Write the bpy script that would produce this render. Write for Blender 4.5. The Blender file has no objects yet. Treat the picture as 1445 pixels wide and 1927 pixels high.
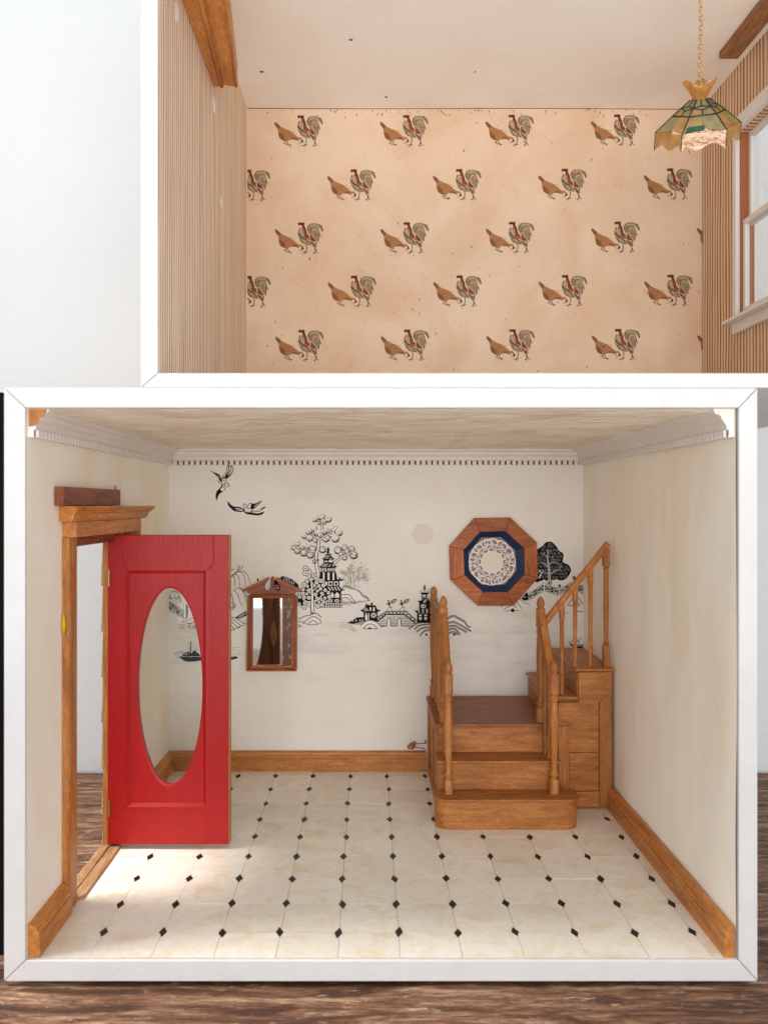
import bpy, bmesh, math, random
from mathutils import Vector, Matrix
R = math.radians
random.seed(7)
S = bpy.context.scene
COL = S.collection
S.unit_settings.system = 'IMPERIAL'
S.unit_settings.scale_length = 0.0254          # one unit is one inch: the doll's house at its true size

# ------------------------------------------------------------------ camera
DC = 13.0; CZ = 7.333; FP = 1521.0; VX = 692.0; VY = 950.0
cd = bpy.data.cameras.new('camera'); cam = bpy.data.objects.new('camera', cd); COL.objects.link(cam)
cam.location = (0, -DC, CZ); cam.rotation_euler = (R(90), 0, 0)
cd.sensor_fit = 'VERTICAL'; cd.sensor_height = 36; cd.lens = FP/1927*36
cd.shift_x = (722.5-VX)/1927; cd.shift_y = -(963.5-VY)/1927
cd.clip_start = .05; cd.clip_end = 500
cd.dof.use_dof = True; cd.dof.focus_distance = 20.5; cd.dof.aperture_fstop = .5
S.camera = cam

# ------------------------------------------------------------------ light
W = bpy.data.worlds.new('World'); S.world = W; W.use_nodes = True
bg = W.node_tree.nodes['Background']; bg.inputs[0].default_value = (.93, .96, 1, 1); bg.inputs[1].default_value = .80
def area(name, loc, target, size, power, col=(1, 1, 1), sy=None, spread=180):
    l = bpy.data.lights.new(name, 'AREA'); l.energy = power; l.color = col
    l.spread = R(spread); l.shape = 'RECTANGLE'; l.size = size; l.size_y = sy or size
    o = bpy.data.objects.new(name, l); COL.objects.link(o); o.location = loc
    o.rotation_euler = (Vector(target)-Vector(loc)).to_track_quat('-Z', 'Y').to_euler()
    return o
area('window_light', (-20, .2, 41), (-5.2, 3.0, 3), 13, 850, (1, .98, .95), spread=28)
area('room_light', (3, -42, 8), (1, 6, 9), 36, 9500, (1, .99, .975), 20)
area('ceiling_fill_light', (2, -30, -13), (1, 5, 15), 34, 6000, (1, .98, .95), 12)  # added fill lamp, low and out of view, to brighten the ceilings
S.view_settings.view_transform = 'Standard'; S.view_settings.look = 'None'
S.view_settings.exposure = .14; S.view_settings.gamma = 1; S.view_settings.use_curve_mapping = False
S.render.engine = 'CYCLES'
S.cycles.max_bounces = 9; S.cycles.diffuse_bounces = 6; S.cycles.glossy_bounces = 4; S.cycles.transparent_max_bounces = 12

# ------------------------------------------------------------------ helpers
def px(x, y, D): return Vector(((x-VX)*D/FP, D-DC, CZ-(y-VY)*D/FP))
def lin(c): return tuple((v/12.92 if v <= .04045 else ((v+.055)/1.055)**2.4) for v in c)
def s(r, g, b): return lin((r/255, g/255, b/255))+(1,)

def link(name, me, parent=None, mats=()):
    o = bpy.data.objects.new(name, me); COL.objects.link(o)
    if parent is not None: o.parent = parent
    for m in mats:
        if m.name not in [q.name for q in me.materials if q]: me.materials.append(m)
    return o
def wloc(o):
    v = Vector((0, 0, 0))
    while o is not None: v += o.location; o = o.parent
    return v
def obj(name, bm, mat, parent=None, bevel=0, smooth=False, loc=None):
    """bm is in world coordinates; the mesh is stored round the object's own origin"""
    bmesh.ops.recalc_face_normals(bm, faces=bm.faces)
    if bevel:
        eds = [e for e in bm.edges if len(e.link_faces) == 2 and e.calc_face_angle(0) > .5]
        if eds: bmesh.ops.bevel(bm, geom=eds, offset=bevel, segments=2, profile=.5, affect='EDGES', clamp_overlap=True)
    if loc is None:
        if parent is not None: loc = wloc(parent)
        else:
            xs = [v.co for v in bm.verts]
            loc = Vector(((min(v.x for v in xs)+max(v.x for v in xs))/2, (min(v.y for v in xs)+max(v.y for v in xs))/2, min(v.z for v in xs)))
    loc = Vector(loc)
    for v in bm.verts: v.co -= loc
    me = bpy.data.meshes.new(name); bm.to_mesh(me); bm.free()
    if smooth:
        for p in me.polygons: p.use_smooth = True
    ms = mat if isinstance(mat, (list, tuple)) else [mat]
    for m in ms: me.materials.append(m)
    o = bpy.data.objects.new(name, me); COL.objects.link(o)
    if parent is not None:
        o.parent = parent; o.location = loc-wloc(parent)
    else: o.location = loc
    return o
def empty(name, loc, parent=None):
    o = bpy.data.objects.new(name, None); COL.objects.link(o); o.empty_display_size = .2
    o.parent = parent; o.location = Vector(loc)-(wloc(parent) if parent else Vector((0, 0, 0)))
    return o
def tag(o, label=None, cat=None, group=None, kind=None):
    if label: o['label'] = label
    if cat: o['category'] = cat
    if group: o['group'] = group
    if kind: o['kind'] = kind
    return o
def B(): return bmesh.new()
def box(bm, x0, x1, y0, y1, z0, z1):
    v = [bm.verts.new(p) for p in ((x0,y0,z0),(x1,y0,z0),(x1,y1,z0),(x0,y1,z0),(x0,y0,z1),(x1,y0,z1),(x1,y1,z1),(x0,y1,z1))]
    for f in ((0,3,2,1),(4,5,6,7),(0,1,5,4),(1,2,6,5),(2,3,7,6),(3,0,4,7)): bm.faces.new([v[i] for i in f])
    return bm
def BX(*a): return box(B(), *a)
def loft(bm, A, Bp):
    """two closed outlines with the same count, joined and capped"""
    a = [bm.verts.new(p) for p in A]; b = [bm.verts.new(p) for p in Bp]; n = len(a)
    for i in range(n): bm.faces.new((a[i], a[(i+1) % n], b[(i+1) % n], b[i]))
    bm.faces.new(a[::-1]); bm.faces.new(b)
    return bm
def prism(pts, axis, a0, a1, bm=None):
    bm = bm or B()
    f = {'x': lambda p, a: (a, p[0], p[1]), 'y': lambda p, a: (p[0], a, p[1]), 'z': lambda p, a: (p[0], p[1], a)}[axis]
    return loft(bm, [f(p, a0) for p in pts], [f(p, a1) for p in pts])
def rings(bm, rs, cap=True):
    """list of rings (lists of points)"""
    V = [[bm.verts.new(p) for p in r] for r in rs]; n = len(V[0])
    for a, b in zip(V, V[1:]):
        for i in range(n): bm.faces.new((a[i], a[(i+1) % n], b[(i+1) % n], b[i]))
    if cap: bm.faces.new(V[0][::-1]); bm.faces.new(V[-1])
    return bm
def lathe(bm, cx, cy, prof, seg=14):
    """prof entries (z, r) round or (z, r, 'q') square of half side r"""
    rs = []
    for e in prof:
        z, r = e[0], e[1]; q = len(e) > 2; ring = []
        for i in range(seg*1):
            a = 2*math.pi*(i+.5)/seg; c, n = math.cos(a), math.sin(a)
            k = r/max(abs(c), abs(n)) if q else r
            ring.append((cx+c*k, cy+n*k, z))
        rs.append(ring)
    return rings(bm, rs)
def tube(bm, pts, r, seg=8, closed=False):
    pts = [Vector(p) for p in pts]; n = len(pts); rs = []
    for i, p in enumerate(pts):
        if closed: t = (pts[(i+1) % n]-pts[i-1])
        else: t = pts[min(i+1, n-1)]-pts[max(i-1, 0)]
        t.normalize(); up = Vector((0, 0, 1)) if abs(t.z) < .9 else Vector((1, 0, 0))
        u = t.cross(up).normalized(); w = u.cross(t)
        rr = r[i] if isinstance(r, (list, tuple)) else r
        rs.append([p+u*math.cos(2*math.pi*k/seg)*rr+w*math.sin(2*math.pi*k/seg)*rr for k in range(seg)])
    if closed:
        V = [[bm.verts.new(p) for p in q] for q in rs]
        for i in range(n):
            a, b = V[i], V[(i+1) % n]
            for k in range(seg): bm.faces.new((a[k], a[(k+1) % seg], b[(k+1) % seg], b[k]))
        return bm
    return rings(bm, rs)

# ------------------------------------------------------------------ materials
class N:
    def __init__(self, name):
        self.m = bpy.data.materials.new(name); self.m.use_nodes = True
        self.t = self.m.node_tree; self.b = self.t.nodes['Principled BSDF']
        self.out = self.t.nodes['Material Output']
    def n(self, typ, **kw):
        q = self.t.nodes.new(typ)
        for k, v in kw.items():
            if k.startswith('i_'): q.inputs[k[2:].replace('_', ' ')].default_value = v
            else: setattr(q, k, v)
        return q
    def l(self, a, b): self.t.links.new(a, b)
    def coord(self, scale=(1, 1, 1), rot=(0, 0, 0), rnd=0):
        tc = self.n('ShaderNodeTexCoord'); mp = self.n('ShaderNodeMapping')
        mp.inputs['Scale'].default_value = scale; mp.inputs['Rotation'].default_value = rot
        src = tc.outputs['Object']
        if rnd:
            oi = self.n('ShaderNodeObjectInfo'); mu = self.n('ShaderNodeMath', operation='MULTIPLY'); mu.inputs[1].default_value = rnd
            self.l(oi.outputs['Random'], mu.inputs[0])
            ad = self.n('ShaderNodeVectorMath', operation='ADD'); self.l(src, ad.inputs[0]); self.l(mu.outputs[0], ad.inputs[1]); src = ad.outputs[0]
        self.l(src, mp.inputs['Vector']); return mp.outputs[0]
    def noise(self, vec, scale, detail=4, rough=.55, dist=0):
        q = self.n('ShaderNodeTexNoise'); q.inputs['Scale'].default_value = scale; q.inputs['Detail'].default_value = detail
        q.inputs['Roughness'].default_value = rough; q.inputs['Distortion'].default_value = dist
        self.l(vec, q.inputs['Vector']); return q.outputs['Fac']
    def ramp(self, fac, stops, interp='LINEAR'):
        q = self.n('ShaderNodeValToRGB'); q.color_ramp.interpolation = interp; e = q.color_ramp.elements
        while len(e) < len(stops): e.new(.5)
        for el, (p, c) in zip(e, stops): el.position = p; el.color = c if len(c) == 4 else c+(1,)
        self.l(fac, q.inputs[0]); return q.outputs[0]
    def mix(self, fac, a, b, mode='MIX'):
        q = self.n('ShaderNodeMix', data_type='RGBA', blend_type=mode)
        for sock, v in ((q.inputs['Factor'], fac), (q.inputs[6], a), (q.inputs[7], b)):
            if hasattr(v, 'links'): self.l(v, sock)
            else: sock.default_value = v
        return q.outputs[2]
    def math(self, op, a, b=0, clamp=False):
        q = self.n('ShaderNodeMath', operation=op, use_clamp=clamp)
        for k, v in ((0, a), (1, b)):
            if hasattr(v, 'links'): self.l(v, q.inputs[k])
            else: q.inputs[k].default_value = v
        return q.outputs[0]
    def bump(self, h, strength=.2, dist=.01):
        q = self.n('ShaderNodeBump'); q.inputs['Strength'].default_value = strength; q.inputs['Distance'].default_value = dist
        self.l(h, q.inputs['Height']); self.l(q.outputs[0], self.b.inputs['Normal'])
    def base(self, c, rough=.5, spec=None):
        if hasattr(c, 'links'): self.l(c, self.b.inputs['Base Color'])
        else: self.b.inputs['Base Color'].default_value = c
        if hasattr(rough, 'links'): self.l(rough, self.b.inputs['Roughness'])
        else: self.b.inputs['Roughness'].default_value = rough
        if spec is not None: self.b.inputs['Specular IOR Level'].default_value = spec
K1 = (1, 1, 1, 1); K0 = (0, 0, 0, 1)

def plain(name, c, rough=.6, spec=.3, metal=0):
    q = N(name); q.base(c, rough, spec); q.b.inputs['Metallic'].default_value = metal; return q.m
def wood(name, light, mid, dark, axis='x', sc=1.0, rough=.42, rot=(0, 0, 0), bump=.25):
    q = N(name)
    st = {'x': (.12, 1, 1), 'y': (1, .12, 1), 'z': (1, 1, .12)}[axis]
    v = q.coord(tuple(k*sc*1.5 for k in st), rot, 41)
    a = q.noise(v, 5, 5, .6, .6); b = q.noise(v, 34, 3, .6, .2)
    c1 = q.ramp(a, [(.28, dark), (.5, mid), (.72, light)])
    f = q.ramp(b, [(.42, K0), (.62, K1)])
    c2 = q.mix(f, q.mix(1, c1, (.76, .69, .62, 1), 'MULTIPLY'), c1)
    oi = q.n('ShaderNodeObjectInfo')
    br = q.ramp(oi.outputs['Random'], [(0, (.76, .75, .74)), (1, (1.1, 1.08, 1.06))])
    c3 = q.mix(1, c2, br, 'MULTIPLY')
    q.base(c3, q.ramp(b, [(.3, (rough+.15,)*3), (.7, (rough-.06,)*3)]), .4)
    q.bump(b, bump, .01); return q.m
O1, O2, O3 = s(226, 160, 90), s(208, 138, 70), s(176, 106, 50)
wood_x = wood('honey_wood_x', O1, O2, O3, 'x'); wood_y = wood('honey_wood_y', O1, O2, O3, 'y'); wood_z = wood('honey_wood_z', O1, O2, O3, 'z')
T1, T2, T3 = s(206, 142, 76), s(186, 120, 58), s(152, 90, 40)
st_x = wood('stair_wood_x', T1, T2, T3, 'x'); st_y = wood('stair_wood_y', T1, T2, T3, 'y'); st_z = wood('stair_wood_z', s(198, 138, 80), T2, T3, 'z')
st_d = wood('stair_wood_diagonal', T1, T2, T3, 'x', rot=(0, R(40), 0))
F1, F2, F3 = s(204, 126, 70), s(184, 104, 54), s(146, 72, 34)
oak_x = wood('oak_x', F1, F2, F3, 'x', rough=.5); oak_z = wood('oak_z', F1, F2, F3, 'z', rough=.5)
oak_a = wood('oak_rising', F1, F2, F3, 'x', rough=.5, rot=(0, R(45), 0)); oak_b = wood('oak_falling', F1, F2, F3, 'x', rough=.5, rot=(0, R(-45), 0))
mir_x = wood('mirror_wood_x', s(196, 118, 62), s(172, 94, 46), s(132, 64, 28), 'x', 1.6, .35); mir_z = wood('mirror_wood_z', s(196, 118, 62), s(172, 94, 46), s(132, 64, 28), 'z', 1.6, .35)
red_brown = wood('red_brown_wood', s(176, 106, 62), s(154, 84, 46), s(116, 56, 28), 'y')
raw_wood = wood('raw_wood', s(196, 156, 116), s(168, 126, 88), s(130, 88, 56), 'y', rough=.7)
siding_m = wood('weathered_siding', s(226, 212, 190), s(206, 186, 158), s(160, 128, 96), 'y', 3, rough=.8)
dark_wood = wood('brown_batten', s(184, 140, 100), s(158, 112, 74), s(120, 80, 50), 'y', 1.5, .7)

def white_paint(name, c=(.715, .71, .705, 1), wear=.6):
    q = N(name); v = q.coord(); a = q.noise(v, 1.1, 5, .65); b = q.noise(v, 16, 3); f = q.noise(q.coord((1, 1, 1), rnd=5), 5, 6, .75)
    col = q.mix(q.ramp(a, [(.35, K0), (.75, K1)]), c, (c[0]*.93, c[1]*.915, c[2]*.89, 1))
    col = q.mix(q.math('MULTIPLY', q.ramp(f, [(.60, K0), (.70, K1)]), wear*.35), col, (c[0]*.72, c[1]*.66, c[2]*.60, 1))
    col = q.mix(q.math('MULTIPLY', q.ramp(f, [(.735, K0), (.745, K1)]), wear), col, (c[0]*.5, c[1]*.42, c[2]*.36, 1))
    q.base(col, q.ramp(b, [(.3, (.38,)*3), (.7, (.58,)*3)]), .3); q.bump(q.math('ADD', b, q.math('MULTIPLY', a, 2.5)), .3, .018); return q.m
paint = white_paint('white_gloss_paint'); trimpaint = white_paint('white_window_paint', (.80, .75, .71, 1))
mould = white_paint('old_white_moulding', (.80, .76, .71, 1))

def paper_wall(name, base, stain, s1=.5, amt=.6, stretch=(1, 1, 1), wash=None, fibre=True):
    q = N(name); v = q.coord(stretch); v2 = q.coord()
    a = q.noise(v, s1, 5, .6, .4); col = q.mix(q.math('MULTIPLY', q.ramp(a, [(.42, K0), (.72, K1)]), amt), base, stain)
    fv = q.coord((1, 1, 5)); f = q.noise(fv, 9, 3, .7)
    if fibre: col = q.mix(q.math('MULTIPLY', q.ramp(f, [(.35, K0), (.7, K1)]), .22), col, tuple(k*.78 for k in base[:3])+(1,))
    if wash:
        sx = q.n('ShaderNodeSeparateXYZ'); q.l(v2, sx.inputs[0])
        zz = q.ramp(q.math('DIVIDE', sx.outputs[2], 10), wash[0])
        wv = q.coord((.6, 1, 3.2)); wn = q.ramp(q.noise(wv, 1.1, 4, .6), [(.47, K0), (.66, K1)])
        col = q.mix(q.math('MULTIPLY', q.math('MULTIPLY', zz, wn), .42), col, wash[1])
    q.base(col, .75, .2); q.bump(q.math('ADD', f, q.noise(v2, 40, 2)), .12, .01); return q.m, q, col
mural_mat, _, _ = paper_wall('mural_paper', s(236, 231, 223), s(224, 215, 202), .45, .5,
    wash=([(.25, K0), (.34, K1), (.43, K1), (.52, K0)], s(194, 198, 188)))
cream_mat, _, _ = paper_wall('stained_cream_paper', s(253, 248, 236), s(242, 216, 168), .9, .42, (1, 1, .4))
ceil_mat, _ceil_q, _ = paper_wall('buckled_ceiling_paper', s(249, 241, 225), s(212, 178, 146), .9, .5, (.9, 1.1, 1))
_q = _ceil_q; _q.bump(_q.noise(_q.coord((.22, 2.6, 1)), 2.4, 5, .65, .8), .9, .12)
peach_q = paper_wall('peach_paper', s(228, 202, 175), s(208, 168, 134), .42, .75)
def specks(q, col, thresh, sc):
    v = q.coord(); vo = q.n('ShaderNodeTexVoronoi'); vo.inputs['Scale'].default_value = sc; q.l(v, vo.inputs['Vector'])
    big = q.noise(v, .6, 2)
    sp = q.n('ShaderNodeSeparateColor'); q.l(vo.outputs['Color'], sp.inputs[0])
    near = q.math('LESS_THAN', vo.outputs['Distance'], q.math('MULTIPLY', sp.outputs[1], .16))
    keep = q.math('LESS_THAN', sp.outputs[0], q.math('MULTIPLY', big, thresh))
    return q.mix(q.math('MULTIPLY', q.math('MULTIPLY', near, keep), .85), col, s(62, 42, 34))
def fin(t, thresh, sc):
    m, q, col = t; c = specks(q, col, thresh, sc); q.l(c, q.b.inputs['Base Color']); return m
peach_mat = fin(peach_q, .85, 7)
pale_mat = fin(paper_wall('pale_peach_ceiling', s(249, 244, 236), s(241, 229, 213), .4, .5), .25, 2.2)

def stripe_mat(name, base, dark, light, period):
    q = N(name); v = q.coord(); sx = q.n('ShaderNodeSeparateXYZ'); q.l(v, sx.inputs[0])
    wob = q.math('MULTIPLY', q.noise(q.coord((1, .6, .25)), 1.1, 3), .16)
    u = q.math('DIVIDE', q.math('ADD', sx.outputs[1], wob), period)
    tri = q.math('PINGPONG', u, .5)
    irr = q.noise(q.coord((1, 7, .05)), 2.2, 3)
    st = q.ramp(q.math('ADD', tri, q.math('MULTIPLY', q.math('SUBTRACT', irr, .5), .5)), [(.08, K0), (.20, (.40,)*3), (.32, K1)])
    c = q.mix(st, dark, light); c = q.mix(q.ramp(q.noise(q.coord((1, 3, .2)), 1.5, 3), [(.45, K0), (.75, (.45,)*3)]), c, base)
    q.base(c, .7, .2); q.bump(st, .25, .02); return q.m
stripeL = stripe_mat('striped_paper_lit', s(240, 212, 176), s(158, 104, 76), s(253, 238, 214), .15)  # left wall: same paper as the right, its stronger light painted in
stripeR = stripe_mat('striped_paper_dim', s(214, 182, 146), s(148, 102, 74), s(234, 206, 172), .165)  # right wall: darker copy of that paper, weaker light put into the colours

def tile_mat():
    q = N('cream_vinyl_tile'); v = q.coord((1, 1, 1), rnd=23); w = q.coord()
    a = q.noise(v, 1.3, 5, .65, .5); b = q.noise(v, 7, 4, .65)
    c = q.ramp(a, [(.3, s(230, 221, 203)), (.5, s(239, 233, 220)), (.7, s(226, 210, 178))])
    c = q.mix(q.math('MULTIPLY', q.ramp(b, [(.5, K0), (.75, K1)]), .3), c, s(206, 186, 152))
    oi = q.n('ShaderNodeObjectInfo'); c = q.mix(1, c, q.ramp(oi.outputs['Random'], [(0, (.93, .92, .9)), (1, (1.02, 1.02, 1.02))]), 'MULTIPLY')
    q.base(c, q.ramp(b, [(.3, (.30,)*3), (.7, (.48,)*3)]), .35); q.bump(q.noise(w, 3, 3), .12, .03); return q.m
tile_m = tile_mat(); grout = plain('dark_joint', s(186, 170, 142), .9); black_m = plain('black_vinyl', (.008, .008, .009, 1), .4, .35)

def red_mat():
    q = N('red_door_paint'); v = q.coord()
    a = q.noise(v, 60, 2, .5); b = q.noise(q.coord((1, 1, .4)), 2, 4); chip = q.noise(v, 3.1, 6, .75); br = q.noise(q.coord((9, 9, .35)), 5, 4, .6)
    c = q.mix(b, s(180, 12, 14), s(156, 10, 11)); c = q.mix(q.math('MULTIPLY', q.ramp(br, [(.35, K0), (.65, K1)]), .35), c, s(138, 10, 12))
    c = q.mix(q.ramp(chip, [(.725, K0), (.74, K1)]), c, s(226, 140, 130))
    vo = q.n('ShaderNodeTexVoronoi'); vo.inputs['Scale'].default_value = 9; q.l(v, vo.inputs['Vector']); sp = q.n('ShaderNodeSeparateColor'); q.l(vo.outputs['Color'], sp.inputs[0])
    dust = q.math('MULTIPLY', q.math('LESS_THAN', vo.outputs['Distance'], .07), q.math('LESS_THAN', sp.outputs[0], .28))
    c = q.mix(q.math('MULTIPLY', dust, .7), c, s(220, 120, 120))
    q.base(c, q.ramp(br, [(.3, (.30,)*3), (.7, (.46,)*3)]), .35); q.bump(q.math('ADD', q.math('MULTIPLY', br, 1.2), q.math('MULTIPLY', a, .5)), .3, .01); return q.m
red = red_mat()

def table_mat():
    q = N('worn_dark_table'); v = q.coord((.16, 1.3, 1)); a = q.noise(v, 2.2, 8, .72, 1.2); b = q.noise(q.coord((.35, 3, 1)), 7, 6, .75, .6)
    c = q.ramp(a, [(.30, s(50, 32, 24)), (.42, s(100, 66, 48)), (.52, s(156, 112, 82)), (.64, s(208, 172, 140))])
    c = q.mix(q.math('MULTIPLY', q.ramp(b, [(.38, K1), (.58, K0)]), .8), c, s(72, 46, 36))
    chip = q.noise(q.coord((.6, 2.0, 1)), 3.6, 8, .8); c = q.mix(q.math('MULTIPLY', q.ramp(chip, [(.58, K0), (.66, K1)]), .7), c, s(230, 206, 180))
    chip2 = q.noise(q.coord((.9, 1.6, 1)), 4.1, 7, .8); c = q.mix(q.math('MULTIPLY', q.ramp(chip2, [(.63, K0), (.70, K1)]), .6), c, s(150, 146, 150))
    fg = q.noise(q.coord((.5, 7, 1)), 9, 5, .8); c = q.mix(q.math('MULTIPLY', q.ramp(fg, [(.40, K1), (.52, K0)]), .65), c, s(48, 32, 26))
    q.base(c, q.ramp(b, [(.3, (.62,)*3), (.7, (.42,)*3)]), .22); q.bump(b, .6, .04); return q.m
table_m = table_mat()
def plaster_mat():
    q = N('orange_peel_plaster'); v = q.coord(); n1 = q.noise(v, 3.2, 3, .5); n2 = q.noise(v, 9, 2)
    q.base((.765, .785, .795, 1), .8, .2); q.bump(q.math('ADD', n1, q.math('MULTIPLY', n2, .4)), .35, .05); return q.m
plaster = plaster_mat()

def glass_mat(name, tint=(1, 1, 1, 1), clear=.9, rough=.03):
    q = N(name); t = q.t
    tr = q.n('ShaderNodeBsdfTransparent'); tr.inputs[0].default_value = tint
    gl = q.n('ShaderNodeBsdfGlossy'); gl.inputs['Roughness'].default_value = rough
    fr = q.n('ShaderNodeFresnel'); fr.inputs[0].default_value = 1.45
    mx = q.n('ShaderNodeMixShader'); ge = q.n('ShaderNodeNewGeometry'); q.l(q.math('MULTIPLY', q.math('ADD', fr.outputs[0], 1-clear-.04, True), q.math('SUBTRACT', 1, ge.outputs['Backfacing'])), mx.inputs[0])
    q.l(tr.outputs[0], mx.inputs[1]); q.l(gl.outputs[0], mx.inputs[2]); q.l(mx.outputs[0], q.out.inputs[0]); return q.m
pane_m = glass_mat('clear_pane', (.98, .985, .98, 1), .96)
def stained(name, c, clear=.45):
    q = N(name)
    tr = q.n('ShaderNodeBsdfTransparent'); tr.inputs[0].default_value = tuple(min(1, k**.45) for k in c[:3])+(1,)
    tl = q.n('ShaderNodeBsdfTranslucent'); tl.inputs[0].default_value = c
    df = q.n('ShaderNodeBsdfDiffuse'); nz = q.noise(q.coord(rnd=9), 5, 4)
    q.l(q.mix(q.ramp(nz, [(.3, K0), (.7, K1)]), c, tuple(k*.45 for k in c[:3])+(1,)), df.inputs[0])
    a1 = q.n('ShaderNodeMixShader'); a1.inputs[0].default_value = .5; q.l(tl.outputs[0], a1.inputs[1]); q.l(df.outputs[0], a1.inputs[2])
    a2 = q.n('ShaderNodeMixShader'); a2.inputs[0].default_value = clear; q.l(a1.outputs[0], a2.inputs[1]); q.l(tr.outputs[0], a2.inputs[2])
    gl = q.n('ShaderNodeBsdfGlossy'); gl.inputs['Roughness'].default_value = .12
    a3 = q.n('ShaderNodeMixShader'); a3.inputs[0].default_value = .10; q.l(a2.outputs[0], a3.inputs[1]); q.l(gl.outputs[0], a3.inputs[2])
    bp = q.n('ShaderNodeBump'); bp.inputs['Strength'].default_value = .6; bp.inputs['Distance'].default_value = .04
    q.l(q.noise(q.coord(rnd=9), 4, 3), bp.inputs['Height'])
    for z in (tl, df, gl): q.l(bp.outputs[0], z.inputs['Normal'])
    q.l(a3.outputs[0], q.out.inputs[0]); return q.m
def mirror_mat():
    q = N('aged_mirror_painted_refl'); v = q.coord(); a = q.noise(v, 14, 4, .7); m = q.noise(q.coord((1, 1, .7)), 9, 6, .8)
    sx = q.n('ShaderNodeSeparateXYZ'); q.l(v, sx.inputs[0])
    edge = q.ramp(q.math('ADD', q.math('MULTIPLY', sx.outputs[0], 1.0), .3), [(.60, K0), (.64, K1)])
    spots = q.math('MULTIPLY', q.ramp(m, [(.22, K0), (.44, K1)]), edge)  # brown mottling paints a dark reflection into the right of the glass
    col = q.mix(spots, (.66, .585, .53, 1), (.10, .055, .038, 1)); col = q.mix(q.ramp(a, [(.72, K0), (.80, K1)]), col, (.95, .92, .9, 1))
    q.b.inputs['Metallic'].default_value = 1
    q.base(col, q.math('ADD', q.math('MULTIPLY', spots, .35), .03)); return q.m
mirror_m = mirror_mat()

# ------------------------------------------------------------------ setting: table and room wall
tag(obj('tabletop', BX(-45, 45, -12, 10.35, -2.2, -.42), table_m), kind='structure')
wb = B(); box(wb, -70, 70, 10.6, 11.6, -12, 48)
tag(obj('room_wall', wb, plaster), kind='structure')

# ------------------------------------------------------------------ the doll's house shell
XL, XR, ZC, YB, Y0 = -5.504, 5.966, 8.897, 9.39, .08       # lower room
UL, UR, UF, UC, UB = -3.376, 9.30, 9.453, 18.40, 9.50      # upper room
house = empty('dollhouse', (0, 0, -.333))
tag(house, 'white two storey open fronted dollhouse on the worn wooden tabletop', 'dollhouse')

# lower storey
floor = obj('floor', BX(XL-.14, XR+.29, Y0, YB+.25, -.33, -.03), grout, house)
back = obj('back_wall', BX(XL-.14, XR+.29, YB, YB+.25, -.028, ZC+.01), mural_mat, house)
tag(back, 'pale paper wall with blue black oriental landscape print')
ceil = B()
nx, ny = 60, 40
gv = [[ceil.verts.new((XL+(XR-XL)*i/nx, Y0+(YB-Y0)*j/ny, ZC-.075*abs(math.sin(j*1.1+math.sin(i*.23)*1.6))*(.4+.6*random.random()) if 0 < j < ny else ZC)) for i in range(nx+1)] for j in range(ny+1)]
for j in range(ny):
    for i in range(nx): ceil.faces.new((gv[j][i], gv[j][i+1], gv[j+1][i+1], gv[j+1][i]))
tag(obj('ceiling_paper', ceil, ceil_mat, house, smooth=True), 'buckled beige ceiling paper')
obj('ceiling_board', BX(XL-.14, XR+.29, Y0, YB+.25, ZC+.02, 9.206), paint, house)
# left wall with the door opening: near jamb y 1.97, far jamb y 4.36, head z 6.72
DN, DF, DH = 1.97, 4.36, 6.72
lw = B(); box(lw, XL-.14, XL, Y0, DN, -.028, ZC+.015); box(lw, XL-.14, XL, DF, YB-.002, -.028, ZC+.015); box(lw, XL-.14, XL, DN, DF, DH, ZC+.015)
obj('left_wall', lw, cream_mat, house)
rw = B()
nz, nyy = 40, 40
def rwx(y, z): return XR-.02*max(0, math.sin(z*.9+y*.7)*math.sin(y*1.9+.4))-.012*math.sin(y*5+z*.6)**2
V = [[rw.verts.new((rwx(Y0+(YB-Y0)*i/nyy, -.028+(ZC+.03)*j/nz), Y0+(YB-Y0)*i/nyy, -.028+(ZC+.03)*j/nz)) for i in range(nyy+1)] for j in range(nz+1)]
for j in range(nz):
    for i in range(nyy): rw.faces.new((V[j][i], V[j][i+1], V[j+1][i+1], V[j+1][i]))
obj('right_wall', rw, cream_mat, house, smooth=True)
obj('right_wall_board', BX(XR+.03, XR+.29, Y0, YB, -.028, ZC+.015), paint, house)
# clapboards outside the left wall, seen in profile through the doorway
for k in range(9):
    z0 = -.3+k*.98
    pts = [(XL-.143, z0), (XL-.215, z0+.02), (XL-.19, z0+.5), (XL-.165, z0+.97), (XL-.143, z0+.97)]
    bm = loft(B(), [(x+random.uniform(-.012, .012), DF-.02, z) for x, z in pts], [(x, YB+.2, z) for x, z in pts])
    obj('siding_board', bm, siding_m, house)

# white edge strips, mitred
def frame(x0, x1, z0, z1, wl, wr, wb_, wt, y0, y1, sides='lrbt'):
    o = [(x0, z0), (x1, z0), (x1, z1), (x0, z1)]; i = [(x0+wl, z0+wb_), (x1-wr, z0+wb_), (x1-wr, z1-wt), (x0+wl, z1-wt)]
    g = .006
    quads = {'b': (o[0], o[1], i[1], i[0]), 'r': (o[1], o[2], i[2], i[1]), 't': (o[2], o[3], i[3], i[2]), 'l': (o[3], o[0], i[0], i[3])}
    for k in sides:
        q = quads[k]; c = Vector((sum(p[0] for p in q)/4, sum(p[1] for p in q)/4))
        sh = []
        for p in q:
            if k in 'bt': sh.append((p[0]+(g if p[0] < c.x else -g), p[1]))
            else: sh.append((p[0], p[1]+(g if p[1] < c.y else -g)))
        obj('edge_strip', prism(sh, 'y', y0, y1), paint, house, bevel=.012)
frame(-5.846, 6.262, -.333, 9.213, .342, .296, .333, .316, 0, Y0-.002)
frame(-3.652, 9.67, 9.218, 18.76, .276, .34, .235, .34, .01, Y0)

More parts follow.
